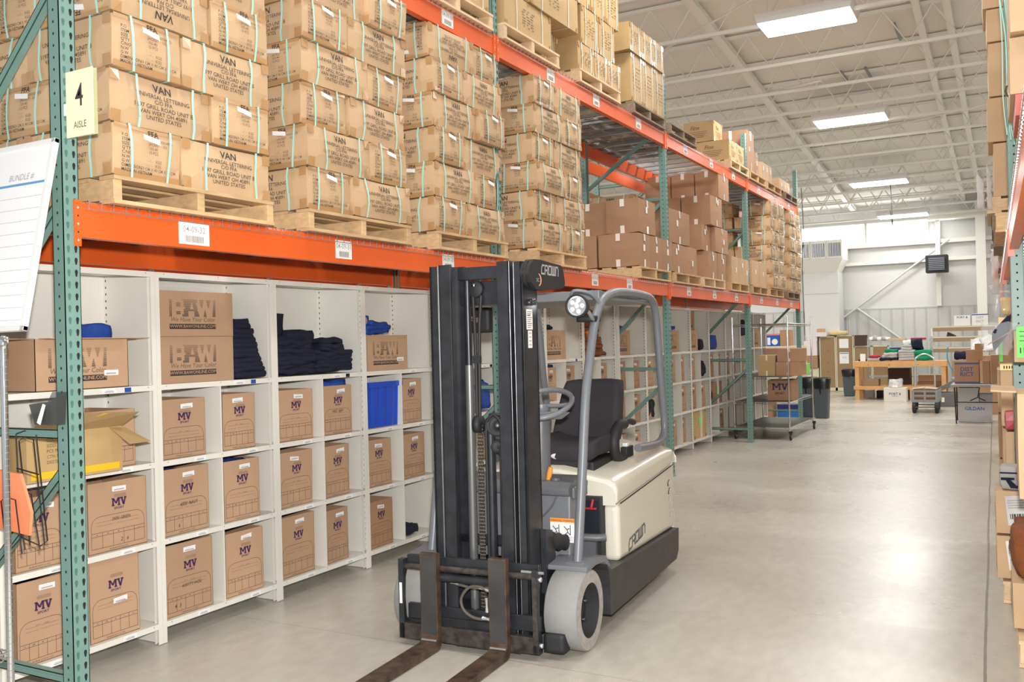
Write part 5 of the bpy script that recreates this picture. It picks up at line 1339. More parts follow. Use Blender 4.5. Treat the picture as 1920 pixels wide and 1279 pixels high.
# near bay above the beam
rpallet('w', .02, 2.35, 2.241, 'wooden pallet in the nearest right-hand bay, upper corner of the view')
rbox(.060, 2.48, .9, 2.374, .236, 'brown carton low in the nearest right-hand bay', BROWN)
q = MB(); q.box(0, .9, 0, .6, 0, .10, mat('red_stripe_board', (.55, .14, .12), .5)); o = q.build('painted_board'); place(o, (RX(2.4, .02), 2.42, 2.616), DR); tag(o, 'red painted board end sticking out at upper right', 'board')
rbox(-.015, 2.45, .7, 2.72, .28, 'large flash-lit carton at the right edge, lower of two', KRAFT, text=lambda q, lf, sf, W, L, H: [q.text('08', (.42, 0, H * .25), (-1, 0, 0), (0, 0, 1), .10, INK, fn=None)] and None)
rbox(-.01, 2.40, .75, 3.005, .45, 'large flash-lit carton at the upper right edge, upper of two', KRAFT)
for k in range(4):
    q = MB(); r = random.Random(k); x = RX(3.5, -.035 + k * .014)
    q.tube(smooth_path([(x, 3.5, 4.1), (x - .01 + r.uniform(-.01, .02), 3.48, 3.7), (x + r.uniform(-.01, .03), 3.5, 3.3), (x + .01 + r.uniform(0, .02), 3.5, 2.95), (x + .035 + k * .004, 3.45, 2.72 - k * .03)], 5), .0035, MINT, 5)
    tag(q.build('loose_strap'), 'loose mint strap dangling at the upper right edge, %s of four' % ORD[k], 'strap', 'loose mint straps at the right edge')
def sheet(name, pts_fn, nu, nv, m, lab, cat='plastic wrap'):
    q = MB(); vs = [pts_fn(i / nu, j / nv) for j in range(nv + 1) for i in range(nu + 1)]
    q.add(vs, [(j * (nu + 1) + i, j * (nu + 1) + i + 1, (j + 1) * (nu + 1) + i + 1, (j + 1) * (nu + 1) + i) for j in range(nv) for i in range(nu)], m, True)
    o = q.build(name); s = o.modifiers.new('thick', 'SOLIDIFY'); s.thickness = .0015
    return tag(o, lab, cat)
def nz(*a): return noise.noise(Vector(a))
sheet('stretch_wrap', lambda u, v: Vector((RX(5.35, -.115 + .03 * u + .012 * nz(u * 5, v * 9, 1)), 5.35 + u * .05, 2.52 + v * (.36 - .08 * u))), 5, 12, SHRINK, 'torn white stretch wrap beside the tall right-hand cartons')
sheet('stretch_wrap', lambda u, v: Vector((RX(5.5, -.185 + .05 * u + .015 * nz(u * 5, v * 9, 4)), 5.45 + u * .05, 2.55 + v * (.28 - .06 * u))), 5, 12, SHRINK, 'second torn strip of wrap left of the tall right-hand cartons')
sheet('stretch_wrap', lambda u, v: Vector((RX(7.0, -.10 + .06 * u + .02 * nz(u * 5, v * 7, 8)), 7.0 + u * .08, 1.93 + v * .42)), 5, 12, SHRINK, 'hanging wrap under the right rack beam above the plastic bag')
# lower level, near to far
rpallet('p', -.045, 2.36, .002, 'pale wooden pallet at the bottom right edge')
rbox(-.055, 2.50, .5, .14, .23, 'brown carton at the bottom right edge under brown cloth', KRAFT, text=lambda q, lf, sf, W, L, H: q.box(W * .28, W * .42, -L / 2 - .006, -L / 2 - .0045, H * .6, H * .85, INK) and None)
q = MB(); x = RX(2.5); soft_block(q, x - .045, x + .5, 2.52, 2.95, .372, .62, BROWNC, 8, .035, 8, (10, 8, 6), .4); tag(q.build('brown_cloth_heap'), 'brown cloth heap in the carton at the bottom right edge', 'cloth')
q = MB(); soft_block(q, x + .045, x + .5, 2.40, 2.52, .36, .66, GREYC, 9, .02, 8, (8, 5, 6), .4); tag(q.build('grey_cloth'), 'grey cloth just in front of the brown heap at right edge', 'cloth')
o = make_pallet(WOODP, .2, .9); place(o, (RX(3.5, -.085), 3.70, .002), PI + DR); tag(o, 'short pale pallet under the two white-labelled cartons', 'pallet', 'pallets on the right-hand side')
for k in range(2):
    o = rbox(-.115, 3.5, .2, .142 + k * .262, .258, 'kraft carton with big white shipping label, %s of two, right edge' % ('lower', 'upper')[k], KRAFT)
    t = MB(); tl = .12; P = [(-.045, .7005, .09), (-.20, .7005, .06), (-.20, .7005, .20), (-.07, .7005, .235)] if False else None
    t.box(.05, .20, -.0, .0 + .001, .05, .22, WHITE)
    for j in range(4): t.box(.06, .14 + .01 * (j % 2), -.001, 0, .19 - j * .014, .195 - j * .014, GREYT)
    for j in range(12): t.box(.065 + j * .009, .069 + j * .009 + .002 * (j % 3), -.001, 0, .085, .115, INK)
    to = t.build('shipping_label', o); to.rotation_euler = (0, .12, PI); to.location = (-.0, .7 + .004, .0)
    to.location = (-.02, .206, 0); to.rotation_euler = (0, .1, 0)
    for v in to.data.vertices: v.co.x = -v.co.x; v.co.y = -v.co.y
x = RX(3.5)
q = MB(); soft_block(q, x - .095, x + .35, 3.52, 3.70, .668, .80, GREYC, 12, .012, 6, (10, 8, 5), .4)
o = tag(q.build('folded_shirt'), 'grey folded shirt with navy stripe and letter at right edge', 'shirt')
q = MB(); q.box(x - .085, x + .2, 3.508, 3.514, .758, .766, NAVY); q.prism([(x - .08, .735), (x - .01, .735), (x - .01, .722), (x - .03, .722), (x + .0, .69), (x + .08, .695), (x + .08, .675), (x - .03, .675), (x - .055, .72), (x - .08, .72)], 1, 3.506, 3.512, NAVY); q.build('varsity_letter', o)
# flap carton, flash-lit
o = rbox(-.024, 2.0, .45, .85, .47, 'flash-lit open carton with flap jutting into the aisle at right', KRAFT)
rbox(.08, 2.0, .45, .01, .83, 'tall plain carton supporting the flash-lit open one', KRAFT, W=.7)
f = MB(); f.add([(.0, 0, .47), (.0, .45, .47), (-.10, .45, .475), (-.10, 0, .475), (.0, 0, .476), (.0, .45, .476), (-.10, .45, .481), (-.10, 0, .481)], [(0, 1, 2, 3), (7, 6, 5, 4), (0, 4, 5, 1), (1, 5, 6, 2), (2, 6, 7, 3), (3, 7, 4, 0)], KRAFT)
fo = f.build('flap', o)
for v in fo.data.vertices: v.co.x = -v.co.x
# green-label carton with a slanting flap and a plastic bag, boxes below
rbox(.10, 3.15, .5, .01, 1.40, 'tall carton holding up the green-labelled one', BROWN, W=.6)
o = rbox(-.012, 3.15, .5, 1.413, .185, 'brown carton with bright green label near the pale post', KRAFT)
g = MB(); g.box(-.20, -.015, .5055, .507, .03, .20, GREENL)
for j in range(6): g.box(-.03 - j * .018, -.036 - j * .018, .507, .5075, .055, .085, INK)
for j in range(3): g.box(-.10, -.03, .507, .5075, .17 - j * .025, .175 - j * .025, HOLET)
g.build('green_label', o)
f = MB(); f.add([(.0, .02, .185), (.0, .48, .185), (.125, .48, .105), (.125, .02, .105), (.0, .02, .180), (.0, .48, .180), (.125, .48, .100), (.125, .02, .100)], [(0, 1, 2, 3), (7, 6, 5, 4), (0, 4, 5, 1), (1, 5, 6, 2), (2, 6, 7, 3), (3, 7, 4, 0)], BROWN); f.build('flap', o)
x = RX(3.2)
q = MB(); soft_block(q, x - .105, x - .015, 3.18, 3.42, 1.535, 1.635, NAVY, 14, .015, 8, (6, 6, 5), .4, lambda p, u, v, w: p + Vector((0, 0, .05 * u))); o = tag(q.build('bagged_garment'), 'navy and grey garment in clear plastic on the slanting flap', 'bagged garment')
def bag(u, v):
    a = PI * u; r = .085 + .03 * v
    return Vector((x - .065 + .8 * r * math.cos(a) - .03 * (1 - v) + .02 * nz(u * 6, v * 6, 2), 3.13 + .10 * u + .02 * nz(v * 7, u * 5, 3), 1.48 + .16 * v - .05 * (1 - v) * math.cos(a) * .6 + .025 * nz(u * 7, v * 5, 5)))
q = MB(); vs = [bag(i / 10, j / 8) for j in range(9) for i in range(11)]; q.add(vs, [(j * 11 + i, j * 11 + i + 1, (j + 1) * 11 + i + 1, (j + 1) * 11 + i) for j in range(8) for i in range(10)], PLASTIC, True); q.build('clear_bag', o)
o = rbox(-.075, 4.5, .6, .94, .42, 'carton with yellow printed tape on the right side of the aisle', KRAFT)
t = MB(); t.box(-.10, -.0, .604, .606, .385, .424, YTAPE); t.box(-.30, .0, .45, .606, .423, .4255, YTAPE)
for j in range(5): t.box(-.02 - j * .016, -.028 - j * .016, .606, .607, .395, .415, INK)
t.build('yellow_tape', o)
for k, (z, h) in enumerate(((.01, .45), (.47, .46))): rbox(-.07, 4.55, .6, z, h, 'plain carton below the yellow-taped one, %s' % ('on the floor', 'second up')[k], (BROWN, KRAFT)[k])
o = rbox(-.045, 4.3, .16, .94, .12, 'small red and white packet by the yellow-taped carton', REDP, W=.2); 
rbox(-.05, 4.3, .2, .01, .92, 'narrow carton standing under the small red packet', KRAFT, W=.3)
z = .01
for k, h in enumerate((.42, .41, .40)): rbox(-.09, 6.9, .7, z, h, 'brown carton in the stack past the yellow-taped one, %s' % ('bottom', 'middle', 'top')[k], (KRAFT, BROWN, KRAFT)[k]); z += h + .003
rbox(-.03, 6.2, .5, .01, 1.3, 'tall carton between the yellow-taped and farther stacks', GOLD)
o = rbox(-.065, 7.1, .5, 1.256, .46, 'yellow-taped carton high on the farther right stack', BROWN)
t = MB(); t.box(-.14, -.0, .504, .506, .40, .464, YTAPE); t.build('yellow_tape', o); t = MB(); t.box(-.03, 0, .504, .507, .05, .30, GREENL); t.build('green_sticker', o)
q = MB(); x = RX(7.1); soft_block(q, x - .11, x + .15, 7.05, 7.45, 1.72, 2.02, PLASTIC, 15, .03, 6, (8, 8, 8), .4); o = tag(q.build('plastic_bag_bundle'), 'clear plastic bundle with a yellow item above the right stack', 'bag')
q = MB(); soft_block(q, x - .03, x + .1, 7.1, 7.3, 1.74, 1.90, YTAPE, 16, .01, 6, (4, 4, 4), .3); q.build('yellow_item', o)
for k, (y, off, h) in enumerate(((8.6, -.05, 1.2), (10.0, -.04, 1.35), (12.6, -.06, 1.1), (13.9, -.03, 1.5))):
    rbox(off, y, .9, .01, h * .5, 'brown carton on the floor of the far right rack, %s' % ORD[k], KRAFT); rbox(off, y, .9, .014 + h * .5, h * .5, 'brown carton stacked second high in the far right rack, %s' % ORD[k], BROWN)

# ================================================================== FAR WORK AREA
# rolling wire cart
def wire_cart():
    R = empty('wire_cart', (-.385, 11.78, 0)); tag(R, 'four-shelf chrome wire cart on casters beside the fourth green post', 'cart')
    Wx, Ly = .845, 1.86
    for x, y in ((0, 0), (Wx, 0), (0, Ly), (Wx, Ly)):
        q = MB(); q.tube([(x, y, .14), (x, y, 1.91)], .0125, CHROME, 10); o = q.build('post', R)
        q = MB(); q.lathe([(.001, -.013), (.05, -.013), (.052, 0), (.05, .013), (.001, .013)], (x + .01, y + .02, .053), 0, RUB, 18); q.lathe([(.001, -.016), (.022, -.016), (.022, .016), (.001, .016)], (x + .01, y + .02, .053), 0, GREYM, 10)
        q.box(x - .015, x + .035, y - .01, y + .035, .10, .14, MATB); q.build('caster', R)
    for z in (.19, .585, .97, 1.79):
        q = MB()
        for y in (0, Ly):
            q.tube([(0, y, z), (Wx, y, z)], .004, CHROME, 6); q.tube([(0, y, z - .03), (Wx, y, z - .03)], .004, CHROME, 6)
            k = 0; n = 22
            q.tube([(Wx * j / n, y, z - (.03 if j % 2 else 0)) for j in range(n + 1)], .003, CHROME, 5)
        for x in (0, Wx): q.tube([(x, 0, z), (x, Ly, z)], .006, CHROME, 6); q.tube([(x, 0, z - .03), (x, Ly, z - .03)], .004, CHROME, 6)
        j = .05
        while j < Ly: q.tube([(0, j, z + .003), (Wx, j, z + .003)], .0018, CHROME, 4, cap=False); j += .045
        o = q.build('wire_shelf', R)
        if z < 1.5: q = MB(); q.box(.01, Wx - .01, .02, Ly - .02, z + .006, z + .009, mat('liner_grey', (.06, .06, .065), .35)); q.build('shelf_liner', o)
wire_cart()
def fbox(x, y, z, W, D, H, m, lab, name='cardboard_box', cat='box', grp=None, rz=0., txt=None, stripe=None, tape=False):
    """free-standing carton, front face looks towards the camera (-y)"""
    q = MB(); q.box(0, W, 0, D, 0, H, m)
    if tape: q.box(W * .46, W * .54, -.001, 0, 0, H * .25, CLEAR); q.box(W * .46, W * .54, -.001, 0, H * .75, H, CLEAR)
    o = q.build(name, None, .004)
    if txt:
        t = MB()
        for s, zz, sz, mm in txt: t.text(s, (W * .5, -.0015, H * zz), (1, 0, 0), (0, 0, 1), sz, mm)
        t.build('printed_logo', o)
    if stripe:
        for zz in stripe: t = MB(); t.box(-.0005, W + .0005, -.001, D, H * zz - .014, H * zz + .014, INKB); t.build('blue_band', o)
    place(o, (x, y, z), rz); return tag(o, lab, cat, grp)
fbox(-.04, 11.95, .982, .27, .5, .32, GOLD, 'golden box with printed label on the cart second shelf', tape=True)
fbox(.245, 11.92, .982, .36, .5, .215, BROWN, 'lower taped brown box on the wire cart', tape=True)
fbox(.26, 11.95, 1.20, .36, .45, .20, BROWN, 'upper taped brown box on the wire cart', tape=True)
fbox(-.1, 12.6, .982, .5, .4, .42, BROWN, 'dark open-looking box at the back of the wire cart')
fbox(.62 - .17, 12.7, .982, .1, .3, .16, GREENL, 'small green-labelled packet at the right of the wire cart', cat='packet')
fbox(.10, 11.95, .597, .375, .45, .32, BROWN, 'brown box with navy slab lettering on the lower wire cart shelf', txt=[('SPORT', .30, .05, INKN)])
t = MB(); slab_mv(t, lambda u, v: (.19 + u, -.0015, .165 + v), .24, .10, INKN); t.build('printed_logo', bpy.data.objects[[o.name for o in COL.objects if o.get('label', '').startswith('brown box with navy slab')][0]])
# storage behind the cart
fbox(-2.4, 19., 0, 1.65, .5, 1.37, PUTTY, 'putty-coloured low cabinet beyond the far end of the cream shelving', 'low_cabinet', 'cabinet')
o = fbox(-1.56, 19.02, 1.372, .30, .3, .25, mat('carton_blue', (.02, .09, .42), .4), 'blue printed box with red lid on the putty cabinet')
t = MB(); t.box(-.005, .305, -.005, .3, .25, .285, mat('pink_lid', (.75, .20, .22), .5)); t.build('lid', o); t = MB(); t.box(.02, .09, -.001, 0, .03, .2, WHITE); t.lathe([(.001, 0), (.07, 0)], (.19, -.0015, .1), 1, WHITE, 12); t.build('printed_shape', o)
fbox(-1.25, 19.02, 1.372, .24, .3, .37, BROWN, 'upright brown box standing on the putty cabinet')
fbox(-.62, 15.75, .005, .40, .4, .13, mat('carton_blue2', (.02, .16, .50), .4), 'blue case on the floor beyond the wire cart')
fbox(-.62, 15.75, .14, .40, .4, .12, mat('carton_navy', (.015, .03, .16), .4), 'dark blue case stacked on the lighter blue one')
fbox(-1.15, 15.7, .005, .45, .4, .33, BROWN, 'brown box on the floor left of the blue cases')
fbox(-1.85, 24.75, 0, .40, .4, .66, PUTTY, 'small putty cabinet left of the tack-board panels', 'low_cabinet', 'cabinet')
fbox(-1.80, 24.7, .665, .33, .35, .35, BROWN, 'brown box on the small putty cabinet')
fbox(-1.84, 24.72, 1.02, .36, .3, .42, mat('pinkish_white', (.80, .72, .73), .6), 'white and pink packaging stack left of the tack boards')
fbox(-1.75, 24.75, 1.445, .28, .25, .16, mat('pinkish_white', (.8, .72, .73), .6), 'small white package on the packaging stack')
# trash cans
def trash_can(x, y, s, lab, H=.78):
    R = empty('trash_can', (x, y, 0)); tag(R, lab, 'trash can', 'grey bagged trash cans')
    q = MB(); a, b = .115 * s, .145 * s
    q.add([(-a, -a, 0), (a, -a, 0), (a, a, 0), (-a, a, 0), (-b, -b, H * .93), (b, -b, H * .93), (b, b, H * .93), (-b, b, H * .93)], [(3, 2, 1, 0), (0, 1, 5, 4), (1, 2, 6, 5), (2, 3, 7, 6), (3, 0, 4, 7)], GBIN)
    q.build('bin_body', R, .02)
    q = MB(); n = 24; vs = []
    for j, (rr_, z) in enumerate(((b * 1.16, H * .74), (b * 1.22, H * .84), (b * 1.30, H * .97), (b * 1.24, H), (b * 1.10, H * .985), (b * 1.0, H * .6))):
        for k in range(n):
            a_ = 2 * PI * k / n; f = 1 + .07 * nz(k * .9, j * 1.7, x + y); sq = 1 / max(abs(math.cos(a_)), abs(math.sin(a_))) ** .6
            vs.append((rr_ * f * sq * math.cos(a_) * .93, rr_ * f * sq * math.sin(a_) * .93, z + .012 * nz(k, j, 3) - (.05 * abs(nz(k * .7, 1, 1)) if j == 0 else 0)))
    q.add(vs, [(j * n + k, j * n + (k + 1) % n, (j + 1) * n + (k + 1) % n, (j + 1) * n + k) for j in range(5) for k in range(n)], BAGB, True); q.build('bin_liner', R)
trash_can(.215, 15.85, 1., 'tall grey trash can with black liner just right of the wire cart')
trash_can(-.10, 16.1, 1.1, 'grey trash can half hidden behind the wire cart')
trash_can(-.30, 22.6, 1.05, 'grey trash can with black liner left of the wooden bench', .70)
# tack-board partitions
def partition(x0, x1, H, lab, y=24.8):
    R = empty('partition_panel', (x0, y, 0)); W = x1 - x0; tag(R, lab, 'partition', 'tack-board partition panels')
    q = MB(); q.box(.025, W - .025, 0, .04, .10, H - .03, TACK); q.build('tack_board', R)
    q = MB(); q.box(0, .025, -.01, .05, 0, H, PUTTY); q.box(W - .025, W, -.01, .05, 0, H, PUTTY); q.box(0, W, -.01, .05, H - .03, H, PUTTY); q.box(0, W, -.01, .05, 0.01, .10, PUTTY); q.build('frame', R)
    return R
R_ = partition(-1.42, -.98, 1.56, 'tall tan tack-board panel with three pins')
for z in (.55, .80, 1.15):
    q = MB(); q.lathe([(.012, 0), (.001, -.01)], (.22, -.002, z), 1, MATB, 8); q.build('push_pin', R_)
R_ = partition(-.97, -.50, 1.58, 'tall tan tack-board panel with two white notices')
for z0, z1 in ((1.22, 1.48), (.78, 1.10)):
    q = MB(); q.box(.09, .34, -.004, 0, z0, z1, WHITE)
    if z0 < 1: q.text('333', (.22, -.006, z0 + .15), (1, 0, 0), (0, 0, 1), .08, GREYT); q.box(.10, .33, -.006, -.004, z1 - .04, z1 - .02, INKB)
    q.build('notice', R_)
R_ = partition(-.49, -.02, 1.27, 'low tan tack-board panel behind the wooden bench, left')
R_ = partition(-.01, .42, 1.27, 'low tan tack-board panel behind the wooden bench, right')
fbox(.43, 24.7, 0, .6, .5, .95, PUTTY, 'putty file cabinet behind the wooden bench', 'file_cabinet', 'cabinet')
fbox(.45, 24.75, .955, .27, .3, .25, mat('carton_navy', (.015, .03, .16), .4), 'dark blue box on the putty file cabinet')
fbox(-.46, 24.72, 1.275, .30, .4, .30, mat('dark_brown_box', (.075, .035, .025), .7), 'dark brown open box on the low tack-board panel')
fbox(-1.5, 24.68, 1.56 - .0, .30, .3, .12, mat('pinkish_white', (.8, .72, .73), .6), 'white packages on the tall tack-board panel')
fbox(-1.47, 24.72, 1.685, .20, .2, .10, KRAFT, 'small kraft box on top of the white packages')
q = MB(); soft_block(q, -1.15, -.65, 24.7, 25.0, 1.60, 1.70, mat('yellow_wrap', (.72, .55, .28), .5), 30, .02, 9, (10, 5, 3), .4); tag(q.build('yellow_package'), 'pale yellow packages lying on the tack-board panels', 'package')
# wooden work bench
def bench():
    R = empty('work_bench', (.02, 21.15, 0)); tag(R, 'pine work bench with lower shelf piled with folded clothes', 'work bench')
    W, D = 2.08, .80
    q = MB(); q.box(0, W, 0, D, .90, .93, BENCHW); q.build('bench_top', R, .004)
    q = MB(); q.box(.0, W, -.02, 0, .80, .90, BENCHW); o = q.build('apron', R, .003)
    q = MB()
    for x in (.35, .82, 1.45): q.lathe([(.012, 0), (.001, -.001)], (x, -.021, .85), 1, RUSTP, 8)
    q.build('knot', o)
    for x, y in ((.035, .0), (W - .13, .0), (.035, D - .09), (W - .13, D - .09)):
        q = MB(); q.box(x, x + .095, y, y + .09, 0, .90, BENCHW); q.build('leg', R, .003)
    q = MB(); q.box(0, W - .3, -.02, D, .25, .335, BENCHW); q.build('lower_shelf', R, .003)
bench()
def cloth(x0, x1, y0, y1, z0, z1, m, seed, lab, name='folded_clothes', amp=.025, grp='clothes on the far bench'):
    return shirt(name, x0, x1, y0, y1, z0, z1, m, seed, lab, grp, amp, 'clothes', (9, 6, 3), 8)
z = .935
for k in range(6): cloth(1.03 + .02 * k * (k > 3), 1.40 - .015 * k * (k > 3), 21.25, 21.6, z, z + .072, GREYC, 200 + k, 'grey folded garment, %s from the bottom of the tall bench pile' % ORD[k], amp=.012); z += .062
z = .935
for k in range(3): cloth(.60 + .05 * k, 1.02, 21.25, 21.6, z, z + .07, GREYC if k else NAVY, 210 + k, '%s folded garment, %s layer left of the tall grey pile' % ('navy' if k == 0 else 'grey', ORD[k]), amp=.02); z += .058
cloth(.72, 1.0, 21.3, 21.6, 1.12, 1.20, GREENC, 220, 'green garment on the left grey layers of the bench')
cloth(.36, .60, 21.25, 21.5, 1.0, 1.06, REDC, 221, 'red garment on the left part of the bench')
cloth(.32, .62, 21.25, 21.5, .935, 1.0, GREYC, 222, 'grey garment under the red one on the bench')
cloth(.12, .32, 21.2, 21.4, .935, .97, BLACKC, 223, 'dark small garment at the left end of the bench')
cloth(1.40, 1.78, 21.25, 21.6, .935, 1.06, GREENC, 224, 'green garment pile right of the grey pile, lower')
cloth(1.38, 1.75, 21.25, 21.6, 1.06, 1.17, GREENC, 225, 'green garment pile right of the grey pile, upper')
cloth(1.28, 1.55, 21.4, 21.7, 1.17, 1.42, NAVY, 226, 'navy garment heaped highest on the bench', amp=.05)
cloth(1.12, 1.32, 21.4, 21.6, 1.31, 1.40, WHITE, 227, 'white garment on top of the grey bench pile')
fbox(.18, 21.18, .937, .12, .02, .18, WHITE, 'white card standing at the left end of the bench', 'paper_card', 'card')
fbox(.62 - .45, 21.3, .337, .40, .4, .16, LAMI, 'low brown box on the bench lower shelf, left')
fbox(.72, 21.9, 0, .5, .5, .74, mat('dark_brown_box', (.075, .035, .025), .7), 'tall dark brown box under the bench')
fbox(1.38, 21.95, 0, .6, .4, .40, BROWN, 'brown box under the right part of the bench')
fbox(1.40, 21.95, .405, .55, .4, .16, KRAFT, 'open kraft box on the brown one under the bench')
fbox(.15, 21.9, .005, .22, .3, .19, mat('grey_white_box', (.58, .58, .60), .6), 'small pale box on the floor under the bench')
fbox(.44, 21.9, .005, .14, .3, .18, MATB, 'small black box on the floor under the bench')
# wire rack behind the bench with odds and ends
def wire_rack():
    R = empty('wire_rack', (.12, 23.0, 0)); tag(R, 'chrome wire rack behind the bench with scattered supplies', 'wire rack')
    for x, y in ((0, 0), (1.5, 0), (0, .45), (1.5, .45)): q = MB(); q.tube([(x, y, 0), (x, y, 1.50)], .014, CHROME, 8); q.build('post', R)
    for z in (.5, 1.42): q = MB(); q.box(0, 1.5, 0, .45, z - .03, z, ZINC); q.build('wire_shelf', R)
wire_rack()
rc = random.Random(8)
for k in range(5):
    q = MB(); x = .14 + k * .10; soft_block(q, x, x + .11, 23.05, 23.3, 1.42, 1.49 + rc.uniform(0, .05), (WHITE, GREYC)[k % 2], 300 + k, .02, 12, (4, 4, 3), .4); zmin = min(v[2] for v in q.v); q.v = [(a, b, c - zmin + 1.421) for a, b, c in q.v]
    tag(q.build('white_cloth'), 'crumpled white cloth on the wire rack, %s from the left' % ORD[k], 'cloth', 'white cloths on the wire rack')
fbox(.62, 23.05, 1.422, .42, .2, .05, KRAFT, 'flat kraft tray in the middle of the wire rack')
fbox(1.15, 23.05, 1.422, .35, .2, .05, REDC, 'flat red item at the right of the wire rack', cat='item')
# pale carton and bag in front of the bench
o = fbox(.77, 20.55, 0, .49, .4, .325, mat('white_carton', (.74, .70, .62), .6), 'white carton with blue lettering in front of the bench', txt=[('PORT &', .50, .075, INKB), ('COMPANY', .38, .030, INKB)])
q = MB(); soft_block(q, .86, 1.16, 20.6, 20.9, .33, .52, SHRINK, 41, .03, 9, (8, 8, 6), .5); o = tag(q.build('plastic_bag'), 'clear plastic bag with white tag on the white carton', 'bag')
q = MB(); q.add([(.95, 20.58, .34), (1.08, 20.58, .335), (1.06, 20.60, .45), (.98, 20.60, .45)], [(0, 1, 2, 3)], WHITE); q.build('white_tag', o)
fbox(1.30, 20.9, 0, .25, .3, .28, KRAFT, 'kraft box between the white carton and the garden cart')
# garden cart
def garden_cart():
    R = empty('garden_cart', (1.68, 17.35, 0)); tag(R, 'small grey mesh garden cart with hoop handle and four wheels', 'cart')
    for x, y, r in ((.03, .0, .115), (.44, .0, .115), (-.02, .95, .10), (.40, .95, .10)):
        q = MB(); q.lathe([(.05, -.032), (r - .01, -.035), (r, -.02), (r, .02), (r - .01, .035), (.05, .032)], (x, y + .05, r), 0, RUB, 22); o = q.build('wheel', R)
        q = MB(); q.lathe([(.052, -.02), (.02, -.03), (.001, -.03)], (x, y + .05, r), 0, REDP if y > .5 else GREYM, 14); q.lathe([(.052, .02), (.02, .03), (.001, .03)], (x, y + .05, r), 0, REDP if y > .5 else GREYM, 14); q.build('rim', o)
    q = MB(); q.box(-.02, .47, -.02, 1.05, .215, .235, GREYM); q.box(-.01, 0, -.02, 1.05, .235, .44, GREYM); q.box(.45, .46, -.02, 1.05, .235, .44, GREYM)
    for z in (.235, .33, .42): q.box(0, .45, -.02, -.01, z, z + .035, GREYM)
    for x in (0, .21, .42): q.box(x, x + .04, -.022, -.008, .235, .455, GREYM)
    q.build('cart_tray', R)
    q = MB(); q.tube([(.03, .05, .115), (.44, .05, .115)], .012, GREYM, 8); q.build('axle', R); q = MB(); q.tube([(0, 1., .10), (.4, 1., .10)], .012, GREYM, 8); q.build('axle', R)
    q = MB(); q.tube(smooth_path([(-.02, 1.0, .26), (-.02, 1.0, .95), (.02, 1.0, 1.09), (.16, 1.0, 1.155), (.30, 1.0, 1.09), (.345, 1.0, .95), (.345, 1.0, .26)], 5), .016, ALU, 10); q.build('hoop_handle', R)
garden_cart()
fbox(1.70, 17.40, .237, .40, .8, .23, BROWN, 'brown carton riding in the garden cart')
q = MB(); q.add([(1.66, 17.35, .475), (1.88, 17.35, .50), (1.88, 17.9, .50), (1.66, 17.9, .475)], [(0, 1, 2, 3), (3, 2, 1, 0)], WTAG); q.add([(1.90, 17.35, .50), (2.12, 17.35, .475), (2.12, 17.9, .475), (1.90, 17.9, .50)], [(0, 1, 2, 3), (3, 2, 1, 0)], WTAG)
o = q.build('open_magazine'); s_ = o.modifiers.new('t', 'SOLIDIFY'); s_.thickness = .004; tag(o, 'open white pages lying on the garden cart carton', 'magazine')
# tote and lid
q = MB(); q.add([(0, 0, 0), (.30, 0, 0), (.34, .1, 0), (.34, .5, 0), (0, .5, 0), (-.03, -.02, .30), (.31, -.02, .30), (.37, .1, .30), (.37, .52, .30), (-.03, .52, .30)], [(4, 3, 2, 1, 0), (0, 1, 6, 5), (1, 2, 7, 6), (2, 3, 8, 7), (3, 4, 9, 8), (4, 0, 5, 9), (5, 6, 7, 8, 9)], TOTEG)
o = q.build('storage_tote', None, .01); o.location = (2.06, 19.15, 0); tag(o, 'dark grey lidded storage tote behind the garden cart', 'tote'); t = MB(); t.box(.03, .09, -.022, -.018, .10, .20, YEL); t.build('yellow_sticker', o)
q = MB(); q.prism([(-.12, .32), (.42, .62), (.46, .60), (.46, .48), (.0, .31)], 1, 0, .4, TOTEG); o = q.build('tote_lid', None, .01); o.location = (2.0, 19.2, .0); tag(o, 'grey tote lid lying tilted on the storage tote', 'lid')
q = MB(); soft_block(q, 2.28, 2.46, 19.3, 19.5, .52, .62, GREYM, 71, .01, 9, (4, 4, 3), .4); tag(q.build('grey_scrap'), 'grey scrap lying on the tilted tote lid', 'scrap')
# steel shelf at the back right
def back_shelf():
    R = empty('stock_shelf', (1.56, 24.0, 0)); tag(R, 'cream steel stock shelf with brown laminate boards at the back right', 'shelf')
    for x, y in ((0, 0), (1.5, 0), (0, .45), (1.5, .45)): q = MB(); q.box(x, x + .04, y, y + .04, 0, 1.745, ENAM); q.build('post', R)
    for z in (1.20, 1.48, 1.75):
        q = MB(); q.box(0, 1.54, -.005, .49, z - .035, z, PUTTY); o = q.build('shelf_board', R, .002); q = MB(); q.box(.04, 1.50, -.008, .45, z - .13, z - .036, LAMI); q.build('laminate_band', o)
back_shelf()
WC = mat('white_box_board', (.80, .79, .76), .6)
fbox(2.11, 24.05, 1.752, .39, .35, .27, WC, 'white box with blue lettering on the back stock shelf, left', txt=[('PORT &', .72, .075, INKB)])
fbox(2.53, 24.05, 1.752, .37, .35, .30, WC, 'white box with dark split lettering on the back stock shelf, right', txt=[('DIST', .58, .085, GREYT), ('RICT', .25, .085, GREYT)], stripe=[.92])
q = MB(); q.prism([(1.92, 1.482), (2.14, 1.482), (2.14, 1.50), (1.95, 1.60)], 1, 24.1, 24.35, mat('dark_brown_box', (.075, .035, .025), .7)); tag(q.build('wedge_box'), 'dark brown wedge-shaped box on the middle stock shelf', 'box')
